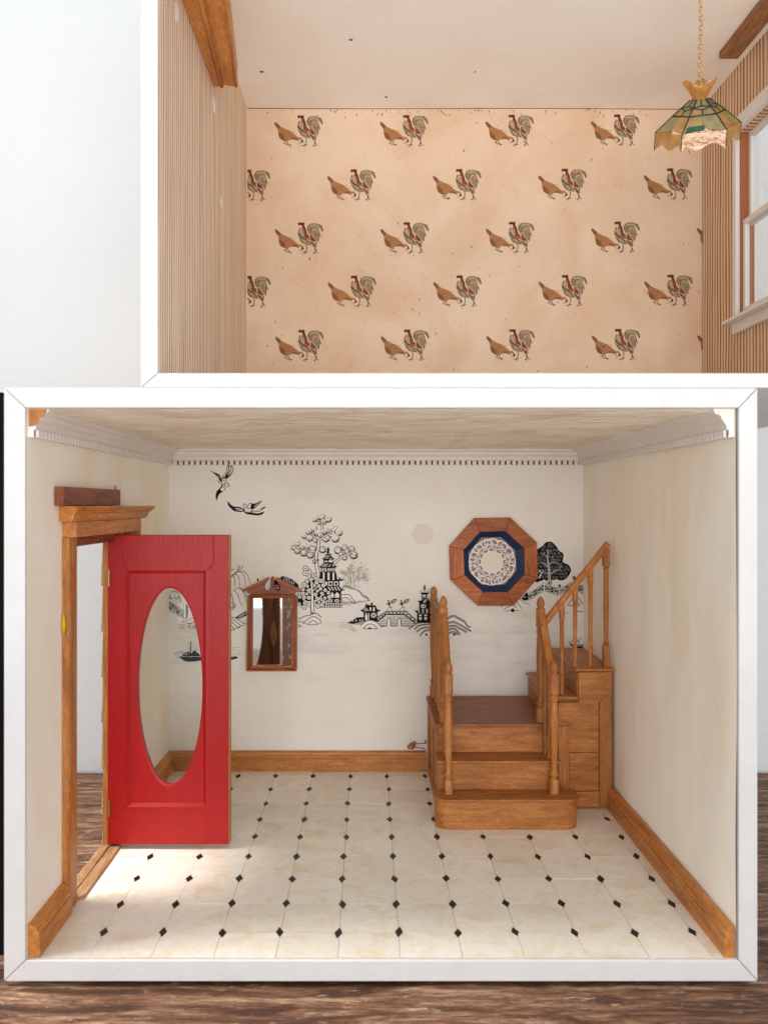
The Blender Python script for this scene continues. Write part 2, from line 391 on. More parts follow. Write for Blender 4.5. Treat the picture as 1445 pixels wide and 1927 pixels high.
# floor tiles and black insets
tx = [-4.522+1.0095*k for k in range(11)]; ty = [.853+.997*k for k in range(9)]
gx = [XL+.01]+tx+[XR-.01]; gy = [Y0+.005]+ty+[YB-.01]
c, g, th = .05, .0035, .03
shared = None
for j in range(len(gy)-1):
    for i in range(len(gx)-1):
        x0, x1, y0, y1 = gx[i]+g, gx[i+1]-g, gy[j]+g, gy[j+1]-g
        cl, cr = (c if i > 0 else 0), (c if i < len(gx)-2 else 0)
        pts = []
        for (x, y, sx, sy, ok) in ((x0, y0, 1, 1, i > 0 and j > 0), (x1, y0, -1, 1, i < len(gx)-2 and j > 0), (x1, y1, -1, -1, i < len(gx)-2 and j < len(gy)-2), (x0, y1, 1, -1, i > 0 and j < len(gy)-2)):
            if not ok: pts.append((x, y))
            elif sx*sy > 0: pts += [(x, y+sy*c), (x+sx*c, y)]
            else: pts += [(x+sx*c, y), (x, y+sy*c)]
        full = 0 < i < len(gx)-2 and 0 < j < len(gy)-2
        if full and shared is not None:
            o = bpy.data.objects.new('tile', shared); COL.objects.link(o); o.parent = floor
            o.location = Vector(((x0+x1)/2, (y0+y1)/2, -.028))-wloc(floor)
        else:
            o = obj('tile', prism(pts, 'z', -.028, 0), tile_m, floor, loc=((x0+x1)/2, (y0+y1)/2, -.028))
            if full: shared = o.data
        o.location.z += random.uniform(-.004, .004)
        o.rotation_euler = (random.uniform(-.002, .002), random.uniform(-.002, .002), random.uniform(-.004, .004))
dia = None
for y in ty:
    for x in tx:
        if x > 1.75 and x < 4.4 and y > 5.9: continue
        if dia is None:
            bm = loft(B(), [(x+.074*math.cos(a), y+.160*math.sin(a), -.029) for a in (0, R(90), R(180), R(270))], [(x+.068*math.cos(a), y+.150*math.sin(a), .012) for a in (0, R(90), R(180), R(270))])
            o = obj('tile_inset', bm, black_m, floor, loc=(x, y, -.03)); dia = o.data
        else:
            o = bpy.data.objects.new('tile_inset', dia); COL.objects.link(o); o.parent = floor; o.location = Vector((x, y, -.03))-wloc(floor)
        o.location += Vector((random.uniform(-.022, .022), random.uniform(-.022, .022), random.uniform(-.006, .003)))
        o.rotation_euler.z = random.uniform(-.16, .16); o.scale = (random.uniform(.9, 1.08), random.uniform(.9, 1.12), 1)

# baseboards
bp = [(0, 0), (.20, 0), (.20, .335), (.175, .345), (.175, .36), (.195, .37), (.195, .41), (.15, .44), (.13, .50), (.05, .53), (0, .53)]
obj('baseboard', prism([(XL+.001+a, z+.002) for a, z in bp], 'y', Y0+.004, 1.52), wood_y, house)
obj('baseboard', prism([(XL+.001+a*.8, z+.002) for a, z in bp], 'y', 5.25, YB-.17), wood_y, house)
obj('baseboard', prism([(XR-.035-a*.85, z*.97+.002) for a, z in bp], 'y', Y0+.004, 6.52), wood_y, house)
obj('baseboard', prism([(YB-.001-a*.8, z+.002) for a, z in bp], 'x', XL+.004, 1.60), wood_x, house)

# dentil crown mouldings
cp = [(0, 8.43), (.10, 8.43), (.10, 8.55), (.13, 8.56), (.13, 8.60), (.15, 8.66), (.21, 8.71), (.23, 8.78), (.31, 8.81), (.34, 8.87), (.34, 8.89), (0, 8.89)]
band_m = plain('bare_brown_band', s(128, 88, 66), .8)
def crown(axis, pos, sgn, a0, a1, mitre0, mitre1, n):
    def P(d, t, z): return (pos+sgn*d, t, z) if axis == 'y' else (t, pos+sgn*d, z)
    A = [P(d, a0+d*mitre0, z) for d, z in cp]; E = [P(d, a1-d*mitre1, z) for d, z in cp]
    o = obj('crown_moulding', loft(B(), A, E), mould, house)
    bn = [(.1, 8.437), (.1025, 8.437), (.1025, 8.547), (.1, 8.547)]
    obj('dentil_band', loft(B(), [P(d, a0+d*mitre0, z) for d, z in bn], [P(d, a1-d*mitre1, z) for d, z in bn]), band_m, o)
    L0, L1 = a0+.10*mitre0+.03, a1-.10*mitre1-.03; me = None
    for k in range(n):
        t = L0+(L1-L0)*(k+.5)/n; w = (L1-L0)/n*.31
        p0 = P(.0995, t-w, 8.432); p1 = P(.15, t+w, 8.549)
        if me is None:
            ctr = [(p0[q]+p1[q])/2 for q in range(3)]
            d = obj('dentil', BX(min(p0[0], p1[0]), max(p0[0], p1[0]), min(p0[1], p1[1]), max(p0[1], p1[1]), p0[2], p1[2]), mould, o, loc=ctr); me = d.data
        else:
            ctr = [(p0[q]+p1[q])/2 for q in range(3)]
            d = bpy.data.objects.new('dentil', me); COL.objects.link(d); d.parent = o; d.location = Vector(ctr)-wloc(o)
            d.rotation_euler = (random.uniform(-.03, .03),)*3
    return o
crown('x', YB-.001, -1, XL+.002, XR-.03, 1, 1, 72)
crown('y', XL+.001, 1, .10, YB-.002, 0, 1, 60)
crown('y', XR-.03, -1, .10, YB-.002, 0, 1, 60)
# bare and chipped ends of the mouldings
obj('moulding_end', prism([(XL+.02, 8.60), (XL+.14, 8.62), (XL+.2, 8.72), (XL+.31, 8.83), (XL+.31, 8.88), (XL+.02, 8.88)], 'y', .084, .0995), wood_z, house)
obj('moulding_end', prism([(XR-.05, 8.44), (XR-.13, 8.47), (XR-.12, 8.56), (XR-.2, 8.66), (XR-.3, 8.84), (XR-.05, 8.885)], 'y', .084, .0995), white_paint('bare_plaster_chip', (.82, .77, .71, 1)), house)

# ---------------- door casing, door
case = empty('door_casing', (XL, 1.5, 0), house)
CX = -5.36
cas = [(XL+.001, 1.56), (CX-.02, 1.56), (CX, 1.59), (CX, 1.66), (CX-.015, 1.68), (CX, 1.70), (CX, 1.92), (CX-.03, 1.965), (XL+.001, 1.965)]
obj('side_casing', prism(cas, 'z', .004, 6.74), wood_z, case)
cas2 = [(x, DF+.06+1.965-y) for x, y in cas]
obj('side_casing', prism(cas2[::-1], 'z', .004, 6.74), wood_z, case)
obj('header', prism([(XL+.001, 1.575), (-5.25, 1.575), (-5.13, 5.12), (XL+.001, 5.12)], 'z', 6.742, 7.03), wood_y, case, bevel=.015)
cr = [(0, 7.032), (.30, 7.032), (.34, 7.08), (.36, 7.16), (.43, 7.24), (.45, 7.27), (.44, 7.31), (0, 7.31)]
obj('cornice', loft(B(), [(XL+.001+d*.88, 1.42-d*.35, z) for d, z in cr], [(XL+.001+d*1.3, 5.35+d*.8, z) for d, z in cr]), wood_y, case)
obj('header_end', BX(XL+.001, -5.11, 5.122, 5.26, 6.62, 7.03), wood_z, case, bevel=.01)
obj('head_jamb', BX(XL-.2, CX-.03, DN+.003, DF-.003, 6.56, 6.718), red_brown, case)
obj('jamb', BX(XL-.16, XL-.004, DF-.05, DF-.002, .004, 6.55), wood_z, case)
obj('jamb', BX(XL-.16, CX-.06, DN+.001, DN+.03, .004, 6.55), wood_z, case)
th_ = B(); box(th_, XL-.2, XL-.02, DN+.032, DF-.055, .003, .045); box(th_, XL-.019, XL+.03, DN+.032, DF-.055, .003, .022); box(th_, XL+.031, XL+.23, DN+.032, DF-.055, .003, .06)
obj('threshold', th_, raw_wood, case)
blk = obj('wood_block', BX(-5.49, -5.33, 1.18, 4.45, 7.318, 7.655), red_brown, bevel=.012)
tag(blk, 'reddish brown wooden block lying on the cornice over the doorway', 'wood block')
obj('splinter', prism([(4.12, 7.65), (4.2, 7.65), (4.14, 7.74)], 'x', -5.36, -5.335), red_brown, blk)

# door: seen open, flat to the room's front; hinge on the far jamb
door = empty('front_door', (-5.53, 4.2, .107), house); tag(door, 'red panelled door with oval glass, standing open')
def dpt(x, y): return px(x, y, 17.2)
dx0, dx1 = -5.53, dpt(430, 0).x; dz0, dz1 = .107, dpt(0, 1007).z
yF, yK = 4.2, 4.40
pa = dpt(240, 1076); pb = dpt(392, 1514); ec = dpt(319, 1293); ea, eb = 61*17.2/FP, 186*17.2/FP
NS = 96
def rectpts(x0, x1, z0, z1, n=NS):
    # points on a rectangle by angle from the ellipse centre, corners included
    out = []
    for i in range(n):
        a = 2*math.pi*i/n; cx_, sz = math.cos(a)*ea, math.sin(a)*eb
        ks = []
        if cx_ > 1e-9: ks.append((x1-ec.x)/cx_)
        if cx_ < -1e-9: ks.append((x0-ec.x)/cx_)
        if sz > 1e-9: ks.append((z1-ec.z)/sz)
        if sz < -1e-9: ks.append((z0-ec.z)/sz)
        k = min(ks); out.append([ec.x+cx_*k, ec.z+sz*k])
    for (X, Z) in ((x0, z0), (x1, z0), (x1, z1), (x0, z1)):
        j = min(range(n), key=lambda q: (out[q][0]-X)**2+(out[q][1]-Z)**2); out[j] = [X, Z]
    return out
ell = [(ec.x+ea*math.cos(2*math.pi*i/NS), ec.z+eb*math.sin(2*math.pi*i/NS)) for i in range(NS)]
outer = rectpts(dx0, dx1, dz0, dz1)
r1 = rectpts(pa.x-.09, pb.x+.02, pb.z-.13, pa.z+.1); r2 = rectpts(pa.x-.02, pb.x-.05, pb.z-.05, pa.z+.03); r3 = rectpts(pa.x+.04, pb.x-.11, pb.z+.02, pa.z-.04)
db = B()
seq = [(outer, yK), (outer, yF+.012), ([(x+(ec.x-x)*.004, z+(ec.z-z)*.003) for x, z in outer], yF), (r1, yF), (r2, yF-.006), (r3, yF+.05), ([(x*1.0+(x-ec.x)*.03, z+(z-ec.z)*.02) for x, z in ell], yF+.052), (ell, yF+.065), (ell, yK-.01), (outer, yK)]
Vr = []
for ring, yy in seq[:-1]: Vr.append([db.verts.new((x, yy, z)) for x, z in ring])
Vr.append(Vr[0])
for a, b in zip(Vr, Vr[1:]):
    for i in range(NS): db.faces.new((a[i], a[(i+1) % NS], b[(i+1) % NS], b[i]))
obj('door_leaf', db, red, door)
bkm = wood('door_back_wood', s(150, 108, 82), s(122, 84, 62), s(88, 58, 42), 'z', .8, .6, bump=.6)
db2 = B(); Vq = [[db2.verts.new((x, y, z)) for x, z in ring] for ring, y in ((outer, yK+.002), (outer, yK+.02), ([(ec.x+(x-ec.x)*1.01, ec.z+(z-ec.z)*1.005) for x, z in ell], yK+.02), ([(ec.x+(x-ec.x)*1.01, ec.z+(z-ec.z)*1.005) for x, z in ell], yK+.002))]
for a, b in zip(Vq, Vq[1:]+Vq[:1]):
    for i in range(NS): db2.faces.new((a[i], a[(i+1) % NS], b[(i+1) % NS], b[i]))
tag(obj('door_back', db2, bkm, door), 'bare brown back face')
lp = obj('lock_plate', prism([(-3.15+.10*math.cos(a)*(1+.15*math.cos(4*a)), 3.02+.42*math.sin(a)) for a in [2*math.pi*k/28 for k in range(28)]], 'y', yK+.021, yK+.05), plain('lock_brass', s(160, 122, 92), .45, .4, .3), door)
obj('keyhole', prism([(-3.165, 2.82), (-3.135, 2.82), (-3.142, 2.90), (-3.13, 2.94), (-3.15, 2.97), (-3.17, 2.94), (-3.158, 2.90)], 'y', yK+.051, yK+.054), black_m, lp)
obj('bare_edge', BX(dx1+.001, dx1+.025, yF+.03, yK+.018, dz0, dz1), wood_z, door)
obj('glass', prism([(ec.x+(ea+.004)*math.cos(2*math.pi*i/NS), ec.z+(eb+.004)*math.sin(2*math.pi*i/NS)) for i in range(NS)], 'y', yF+.12, yF+.135), pane_m, door)
for (a, b, cc, d) in ((232.5, 1007.5, 232.5, 1062), (402, 1007.5, 402, 1062), (232.5, 1062, 243, 1072), (402, 1062, 391, 1072)):   # joint lines of the top rail
    p, q = dpt(a, b), dpt(cc, d)
    bm = tube(B(), [(p.x, yF+.002, p.z), (q.x, yF+.002, q.z)], .013, 6); obj('rail_bead', bm, red, door)
obj('hinge', lathe(B(), -5.50, 4.19, [(5.6, .03), (5.95, .03)], 10), plain('hinge_brass', s(150, 110, 60), .35, .5, .9), door)
obj('hinge', lathe(B(), -5.50, 4.19, [(.7, .03), (1.05, .03)], 10), plain('hinge_brass_low', s(150, 110, 60), .35, .5, .9), door)

# glue bead on the casing
obj('glue_drip', tube(B(), [(-5.47, 1.545, 5.38), (-5.46, 1.53, 5.3), (-5.455, 1.525, 5.15), (-5.46, 1.535, 5.0)], [.012, .028, .04, .02], 8), plain('yellow_glue', s(214, 170, 20), .25), house, smooth=True)

# black board beside the left edge
tag(obj('black_board', prism([(-6.5, .02), (-5.872, .02), (-5.872, 8.98), (-5.93, 9.16), (-6.5, 9.16)], 'y', .12, .5), plain('black_paint', (.005, .005, .006, 1), .9, .1)), 'black upright board against the left edge of the dollhouse', 'board')

# ---------------- upper storey
uback = obj('back_wall', BX(UL-.26, UR+.35, UB, UB+.25, 9.222, 18.75), peach_mat, house); tag(uback, 'peach paper wall printed with hens and roosters')
obj('floor', BX(UL-.26, UR+.35, Y0+.002, UB-.002, 9.222, UF), paint, house)
obj('ceiling_paper', BX(UL-.26, UR+.35, Y0+.002, UB-.002, UC, 18.75), pale_mat, house)
obj('left_wall', BX(UL-.26, UL, Y0+.003, UB-.003, UF+.001, UC-.001), stripeL, house)
WN, WF, WB_, WT = 5.0, 7.22, 12.05, 16.62        # window opening (y near, y far, sill, head)
uw = B(); box(uw, UR, UR+.34, Y0+.003, WN, UF+.001, UC-.001); box(uw, UR, UR+.34, WF, UB-.003, UF+.001, UC-.001)
box(uw, UR, UR+.34, WN, WF, UF+.001, WB_); box(uw, UR, UR+.34, WN, WF, WT, UC-.001)
obj('right_wall', uw, stripeR, house)
# torn marks on the left striped paper
chipm = plain('bare_white_patch', s(232, 228, 226), .8)
for (x, y, rx, ry) in ((403, 197, 4, 14), (417, 382, 3, 9), (333, 24, 3.5, 26)):
    D = FP*-UL/(VX-x); p = px(x, y, D); pts = []
    for k in range(11):
        a = 2*math.pi*k/11; rr = random.uniform(.7, 1.15); pts.append((p.y+math.cos(a)*rr*rx*D/FP*4, p.z+math.sin(a)*rr*ry*D/FP))
    obj('torn_patch', prism(pts, 'x', UL, UL+.004), chipm, house)
# moulded wooden valance on the left wall
vA = [(-3.37, 16.5), (-3.12, 16.5), (-2.98, 16.52), (-2.90, 16.56), (-2.55, 16.62), (-2.42, 16.70), (-2.42, 17.1), (-3.37, 17.1)]
vE = [(-3.37, 16.5), (-3.24, 16.5), (-3.20, 16.52), (-3.16, 16.54), (-2.93, 16.50), (-2.85, 16.50), (-2.85, 17.0), (-3.37, 17.0)]
obj('valance', loft(B(), [(x, .3, z) for x, z in vA], [(x, 4.72, z) for x, z in vE]), wood_y, house)
val = [o for o in house.children if o.name.startswith('valance')][0]
obj('bead', tube(B(), [(-2.97, .3, 16.50), (-3.19, 4.715, 16.505)], .045, 8), wood_y, val, smooth=True)
obj('bead', tube(B(), [(-2.48, .3, 16.64), (-2.88, 4.715, 16.50)], .03, 8), wood_y, val, smooth=True)
obj('ceiling_batten', prism([(8.57, 18.22), (9.03, 18.22), (9.03, UC-.002), (8.57, UC-.002)], 'y', .3, 6.75), dark_wood, house, bevel=.02)

win = empty('window', (UR, 6, WB_), house)
obj('casing', BX(UR-.11, UR-.001, WF+.0, WF+.2, WB_-.05, WT+.25), trimpaint, win, bevel=.012)
obj('casing', BX(UR-.11, UR-.001, WN-.2, WN, WB_-.05, WT+.25), trimpaint, win, bevel=.012)
obj('head_casing', BX(UR-.16, UR-.001, WN-.28, WF+.26, WT+.02, WT+.34), trimpaint, win, bevel=.015)
obj('sill', prism([(UR-.34, WB_-.16), (UR-.30, WB_-.06), (UR+.1, WB_-.06), (UR+.1, WB_-.16)], 'y', WN-.35, WF+.34), trimpaint, win, bevel=.012)
obj('apron', BX(UR-.12, UR-.001, WN-.22, WF+.2, WB_-.42, WB_-.162), trimpaint, win, bevel=.012)
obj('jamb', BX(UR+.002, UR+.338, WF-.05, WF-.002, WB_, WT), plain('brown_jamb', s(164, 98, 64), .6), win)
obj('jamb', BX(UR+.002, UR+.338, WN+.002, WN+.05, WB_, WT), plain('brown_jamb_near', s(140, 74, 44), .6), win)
zm = 14.35
for (x0, z0, z1) in ((UR+.19, zm-.06, WT-.01), (UR+.05, WB_+.01, zm+.08)):
    sh = empty('sash', (x0, 6, z0), win) if False else None
    q = B()
    box(q, x0, x0+.11, WF-.17, WF-.055, z0, z1)
    so = obj('sash', q, trimpaint, win)
    obj('stile', BX(x0, x0+.11, WN+.055, WN+.17, z0, z1), trimpaint, so)
    obj('rail', BX(x0-.002, x0+.112, WN+.172, WF-.172, z0, z0+.17), trimpaint, so)
    obj('rail', BX(x0-.002, x0+.112, WN+.172, WF-.172, z1-.13, z1), trimpaint, so)
    obj('pane', BX(x0+.045, x0+.06, WN+.171, WF-.171, z0+.17, z1-.13), pane_m, so)

# ------------------------------------------------------------------ wallpaper prints
ink = plain('print_ink', s(18, 22, 34), .75, .2); lightp = plain('print_paper', s(236, 230, 220), .75, .2)
greyp = plain('print_grey', s(150, 146, 138), .75, .2); softp = plain('print_soft_grey', s(178, 174, 164), .75, .2)
class Print:
    """flat print lying on a wall: polygons and strokes in picture points, turned into inches on the wall"""
    def __init__(self, name, mats, D, parent, o=(0, 0), k=1, clip=None, lift=.003):
        self.v = []; self.f = []; self.mi = []; self.mats = mats; self.D = D; self.name = name; self.parent = parent
        self.o = o; self.k = k; self.d = lift; self.clip = clip
    def at(self, ox, oy, k): self.o = (ox, oy); self.k = k; return self
    def P(self, p): return (self.o[0]+p[0]/self.k, self.o[1]+p[1]/self.k)
    def raw(self, pts, m):
        if self.clip:
            lo, hi = self.clip
            for sg, lim in ((1, lo), (-1, -hi)):
                out = []
                for a, b in zip(pts, pts[1:]+pts[:1]):
                    ia, ib = sg*a[0] >= lim, sg*b[0] >= lim
                    if ia: out.append(a)
                    if ia != ib:
                        t = (lim-sg*a[0])/(sg*b[0]-sg*a[0]); out.append((a[0]+(b[0]-a[0])*t, a[1]+(b[1]-a[1])*t))
                pts = out
                if len(pts) < 3: return
        n = len(self.v); self.d += 2.5e-5
        for p in pts:
            q = px(p[0], p[1], self.D); self.v.append((q.x, q.y-self.d, q.z))
        self.f.append(list(range(n, n+len(pts)))); self.mi.append(m)
    @staticmethod
    def smoothed(pts, closed, n=4):
        out = []; L = len(pts); rng = range(L) if closed else range(L-1)
        for i in rng:
            p0 = pts[i-1] if (closed or i > 0) else pts[i]; p1 = pts[i]; p2 = pts[(i+1) % L]; p3 = pts[(i+2) % L] if (closed or i+2 < L) else p2
            for k in range(n):
                t = k/n; t2 = t*t; t3 = t2*t
                out.append(tuple(.5*(2*p1[q]+(p2[q]-p0[q])*t+(2*p0[q]-5*p1[q]+4*p2[q]-p3[q])*t2+(3*p1[q]-p0[q]-3*p2[q]+p3[q])*t3) for q in (0, 1)))
        if not closed: out.append(pts[-1])
        return out
    def fill(self, pts, m=0, sm=True):
        pts = [self.P(p) for p in pts]
        if sm: pts = self.smoothed(pts, True, 3)
        self.raw(pts, m); return self
    def line(self, pts, w, m=0, sm=True, taper=None):
        pts = [self.P(p) for p in pts]
        if sm and len(pts) > 2: pts = self.smoothed(pts, False, 4)
        n = len(pts); L, Rr = [], []
        for i, p in enumerate(pts):
            a, b = pts[max(i-1, 0)], pts[min(i+1, n-1)]; dx, dy = b[0]-a[0], b[1]-a[1]; q = math.hypot(dx, dy) or 1
            ww = w/2*(1 if taper is None else 1+(taper-1)*i/(n-1))
            L.append((p[0]-dy/q*ww, p[1]+dx/q*ww)); Rr.append((p[0]+dy/q*ww, p[1]-dx/q*ww))
        for i in range(n-1): self.raw([L[i], L[i+1], Rr[i+1], Rr[i]], m)
        return self
    def disc(self, x, y, r, m=0, n=12, wav=0):
        c = self.P((x, y)); r = r/self.k
        self.raw([(c[0]+r*(1+wav*math.cos(6*2*math.pi*i/n))*math.cos(2*math.pi*i/n), c[1]+r*(1+wav*math.cos(6*2*math.pi*i/n))*math.sin(2*math.pi*i/n)) for i in range(n)], m); return self
    def ring(self, x, y, r, w, m=0, n=10, a0=0, a1=360):
        pts = [(x+r*math.cos(R(a0+(a1-a0)*i/n)), y+r*math.sin(R(a0+(a1-a0)*i/n))) for i in range(n+1)]
        return self.line(pts, w, m, False)
    def rect(self, x0, y0, x1, y1, m=0): return self.fill([(x0, y0), (x1, y0), (x1, y1), (x0, y1)], m, False)
    def branch(self, pts, w, t=.4, mo=0, mf=1, edge=1.0):
        self.line(pts, w+2*edge, mo, True, (w*t+2*edge)/(w+2*edge)); self.line(pts, w, mf, True, t); return self
    def build(self):
        c = Vector((sum(p[0] for p in self.v)/len(self.v), self.D-DC, sum(p[2] for p in self.v)/len(self.v)))
        me = bpy.data.meshes.new(self.name); me.from_pydata([Vector(p)-c for p in self.v], [], self.f)
        for m in self.mats: me.materials.append(m)
        me.polygons.foreach_set('material_index', self.mi); me.update()
        bm = bmesh.new(); bm.from_mesh(me)
        for f in bm.faces:
            f.normal_update()
            if f.normal.y > 0: f.normal_flip()
        bm.to_mesh(me); bm.free()
        o = bpy.data.objects.new(self.name, me); COL.objects.link(o); o.parent = self.parent; o.location = c-wloc(self.parent); return o
IM = [ink, lightp, greyp, softp]
DB = YB+DC
def P_(name): return Print(name, IM, DB, back)

# birds
p = P_('bird_print').at(380, 870, 11.115)
p.fill([(135,155),(200,180),(300,225),(370,260),(400,330),(412,395),(380,435),(335,400),(310,330),(270,250),(210,195)])
p.line([(280,255),(330,320),(372,395)], 1.0, 1); p.line([(300,300),(345,370),(390,415)], 2.0, 1); p.line([(330,275),(370,340)], .7, 1)
p.fill([(533,60),(578,60),(565,180),(500,300),(440,360),(410,340),(470,250),(520,160)]); p.line([(552,80),(540,170),(490,260),(445,335)], 1.6, 1)
p.fill([(605,45),(650,105),(655,180),(615,260),(520,345),(495,300),(560,220),(605,140)]); p.fill([(618,90),(640,130),(640,180),(600,240),(545,270),(600,190)], 1)
p.line([(620,110),(612,170),(570,240)], .7)
p.fill([(420,330),(505,320),(520,420),(480,470),(400,478),(415,420)]); p.fill([(432,345),(495,335),(506,415),(470,455),(420,460),(430,410)], 1)
for yy in (355, 380, 405): p.line([(440, yy), (490, yy-8)], .8)
p.fill([(470,435),(545,428),(592,500),(490,518)], 0, False); p.fill([(486,444),(540,440),(572,492),(496,505)], 1, False); p.disc(540, 465, 9)
p.fill([(425,490),(480,530),(492,572),(385,650),(345,705),(312,800),(290,725),(308,610),(370,550)])
p.fill([(385,575),(440,515),(478,548),(468,582),(420,602),(405,585)], 1); p.build()
p = P_('bird_print').at(380, 870, 11.115)
p.fill([(548,815),(600,880),(680,925),(800,935),(880,980),(875,1032),(780,1038),(680,1020),(600,955),(548,885)])
p.line([(700,965),(780,965),(860,995)], 1.1, 1); p.line([(720,990),(860,1010)], 1.3, 1)
p.fill([(862,868),(935,880),(945,955),(1030,950),(1040,1040),(940,1075),(875,1020),(885,960)]); p.fill([(875,882),(925,890),(932,965),(1022,965),(1026,1030),(945,1058),(895,1010),(900,955)], 1)
for k in range(9): p.disc(900+k*15, 1000+(k % 3)*16, 5)
p.fill([(1040,870),(1120,860),(1252,800),(1230,850),(1165,915),(1060,985),(1025,950)]); p.line([(1110,905),(1235,830)], .7, 1); p.line([(1090,935),(1200,880)], .7, 1)
p.line([(955,940),(990,868),(1060,862)], 1.2)
p.fill([(890,1040),(1050,1050),(1180,1068),(1305,1030),(1262,1090),(1160,1112),(1050,1098),(940,1082)])
p.line([(1040,1022),(1180,1022),(1250,980),(1328,935)], 2.6, 0); p.line([(1050,1020),(1180,1020),(1240,988)], 1.0, 1); p.build()

# pine tree with puffs
p = P_('pine_print').at(540, 955, 9.03)
puffs = [(475,195,50),(590,150,62),(705,190,58),(550,255,40),(620,240,45),
 (300,470,60),(370,400,58),(465,355,55),(520,430,55),(580,460,50),(390,515,58),(490,550,48),(635,400,55),(715,385,40),(795,360,65),(885,420,62),(770,460,55),(665,525,62),(825,520,68),
 (115,680,45),(190,610,45),(180,730,55),(265,660,50),(350,650,55),(290,765,62),(440,700,60),(400,800,62),(610,710,60),
 (870,720,68),(985,680,55),(1020,750,50),(920,790,45),(1105,700,52),(980,850,45),(1135,800,70)]
rr = random.Random(3)
for x, y, r in puffs:
    p.disc(x, y+r*.12, r*1.04, 0, 16); p.disc(x-r*.06, y-r*.08, r*.92, 1 if y-r < 620 else 3, 16)
    p.disc(x, y+r*.22, r*.68, 2, 12); p.disc(x-r*.1, y+.02*r, r*.62, 1, 12)
    for k in range(9):
        a = rr.uniform(0, 6.28); q = rr.uniform(.1, .85)*r; p.disc(x+math.cos(a)*q, y+math.sin(a)*q, rr.uniform(4, 8), 0, 5)
for pts, w in (([(600,385),(600,330),(602,285)],3.0),([(602,290),(560,235),(525,205)],1.5),([(602,290),(660,275),(680,255)],1.3),
    ([(540,560),(620,505),(680,468),(750,420),(735,390)],2.4),([(540,560),(480,515),(445,440),(440,410)],2.2),([(440,455),(380,460)],1.2),
    ([(515,745),(400,750),(340,720),(320,680)],2.2),([(520,735),(570,735)],1.4),([(800,960),(910,850),(1060,785),(1070,750)],3.2),([(1050,790),(1120,790)],1.4)): p.branch(pts, w, .6)
p.branch([(535,1120),(505,980),(498,880),(500,790),(525,720),(535,640),(545,550)], 4.6, .75, edge=1.2)
p.ring(472, 920, 34, 1.2, 0, 10); p.disc(475, 925, 12); p.disc(525, 890, 18); p.build()

# tall pagoda
p = P_('pagoda_print').at(540, 955, 9.03)
p.disc(700, 690, 15); p.disc(704, 715, 22); p.disc(698, 755, 26); p.rect(690, 690, 708, 790)
p.fill([(635,785),(660,792),(760,782),(748,815),(775,852),(822,870),(770,887),(615,887),(598,872),(640,840),(658,805)], 0, False)
p.fill([(664,812),(742,806),(700,866),(632,872)], 2, False); p.fill([(720,880),(745,858),(770,880)], 1, False)
p.rect(620, 885, 787, 952); p.rect(710, 896, 776, 930, 1); p.rect(640, 905, 690, 932, 1); p.disc(668, 926, 12)
p.fill([(610,950),(790,950),(812,985),(862,1000),(812,1026),(575,1026),(538,1003),(582,986)], 0, False)
p.fill([(617,956),(705,952),(680,1016),(585,1014)], 2, False); p.line([(738,968),(718,1004)], 1.6, 1); p.line([(775,968),(795,1004)], 1.6, 1)
p.at(540, 1050, 9.03)
p.rect(580, 165, 826, 242); p.rect(685, 174, 826, 226, 3); p.rect(598, 180, 666, 236, 1); p.rect(618, 196, 646, 236)
p.fill([(548,235),(830,235),(852,300),(918,356),(988,362),(930,390),(640,388),(540,340)], 0, False)
for a, b in ((612,640),(692,724),(776,806)): p.rect(a, 246, b, 376, 1)
p.fill([(840,255),(850,255),(885,365),(855,365)], 1, False); p.line([(560,250),(548,325)], 1, 1)
p.rect(640, 388, 892, 482); p.rect(704, 400, 776, 470, 1); p.rect(800, 400, 870, 470, 1); p.disc(742, 437, 24); p.disc(835, 437, 24); p.rect(652, 404, 686, 466, 1)
p.fill([(660,480),(892,480),(932,528),(998,540),(932,562),(680,562)], 0, False)
for x in (700, 752, 806, 858): p.line([(x, 490), (x+42, 552)], 1.8, 1)
p.rect(690, 560, 917, 762)
for a, b in ((816, 890), (744, 796)): p.fill([(a, 674), (a, 620), ((a+b)/2, 578), (b, 620), (b, 674)], 1, False)
for a in (702, 815):
    for t in (((a, 702), (a+70, 702), (a+35, 722)), ((a, 752), (a+70, 752), (a+35, 732)), ((a-3, 708), (a-3, 746), (a+24, 727)), ((a+73, 708), (a+73, 746), (a+46, 727))): p.fill(list(t), 1, False)
p.rect(560, 755, 942, 842)
for k in range(9):
    for yy in (766, 806): p.rect(570+k*42, yy, 570+k*42+27, yy+26, 1)
p.build()

# hills and bare tree
p = P_('hill_print').at(540, 1050, 9.03)
p.fill([(925,500),(1060,482),(1100,522),(1180,540),(1250,580),(1280,630),(1340,650),(1385,700),(1388,735),(1000,790),(925,760)], 3)
p.fill([(950,520),(1090,535),(1200,560),(1300,680),(1370,720),(1050,740),(940,700)], 1)
p.line([(955,470),(1060,482),(1100,522),(1180,540),(1250,580),(1280,630),(1340,650),(1385,700),(1385,735)], 1.3)
p.line([(925,625),(1060,625),(1110,690),(1170,765),(1120,765),(1060,700),(990,675),(920,690)], 1.2); p.line([(1190,730),(1380,730)], .8, 2); p.line([(970,798),(1100,800)], .7, 2)
p.build()
p = P_('foliage_print').at(540, 1050, 9.03)
for k in range(80):
    a = rr.uniform(0, 6.28); q = math.sqrt(rr.random()); x, y = 1150+math.cos(a)*q*245, 285+math.sin(a)*q*225
    p.ring(x, y, rr.uniform(16, 32), .45, 3 if rr.random() < .55 else 2, 7)
p.build()['kind'] = 'stuff'; p = P_('bare_tree_print').at(540, 1050, 9.03)
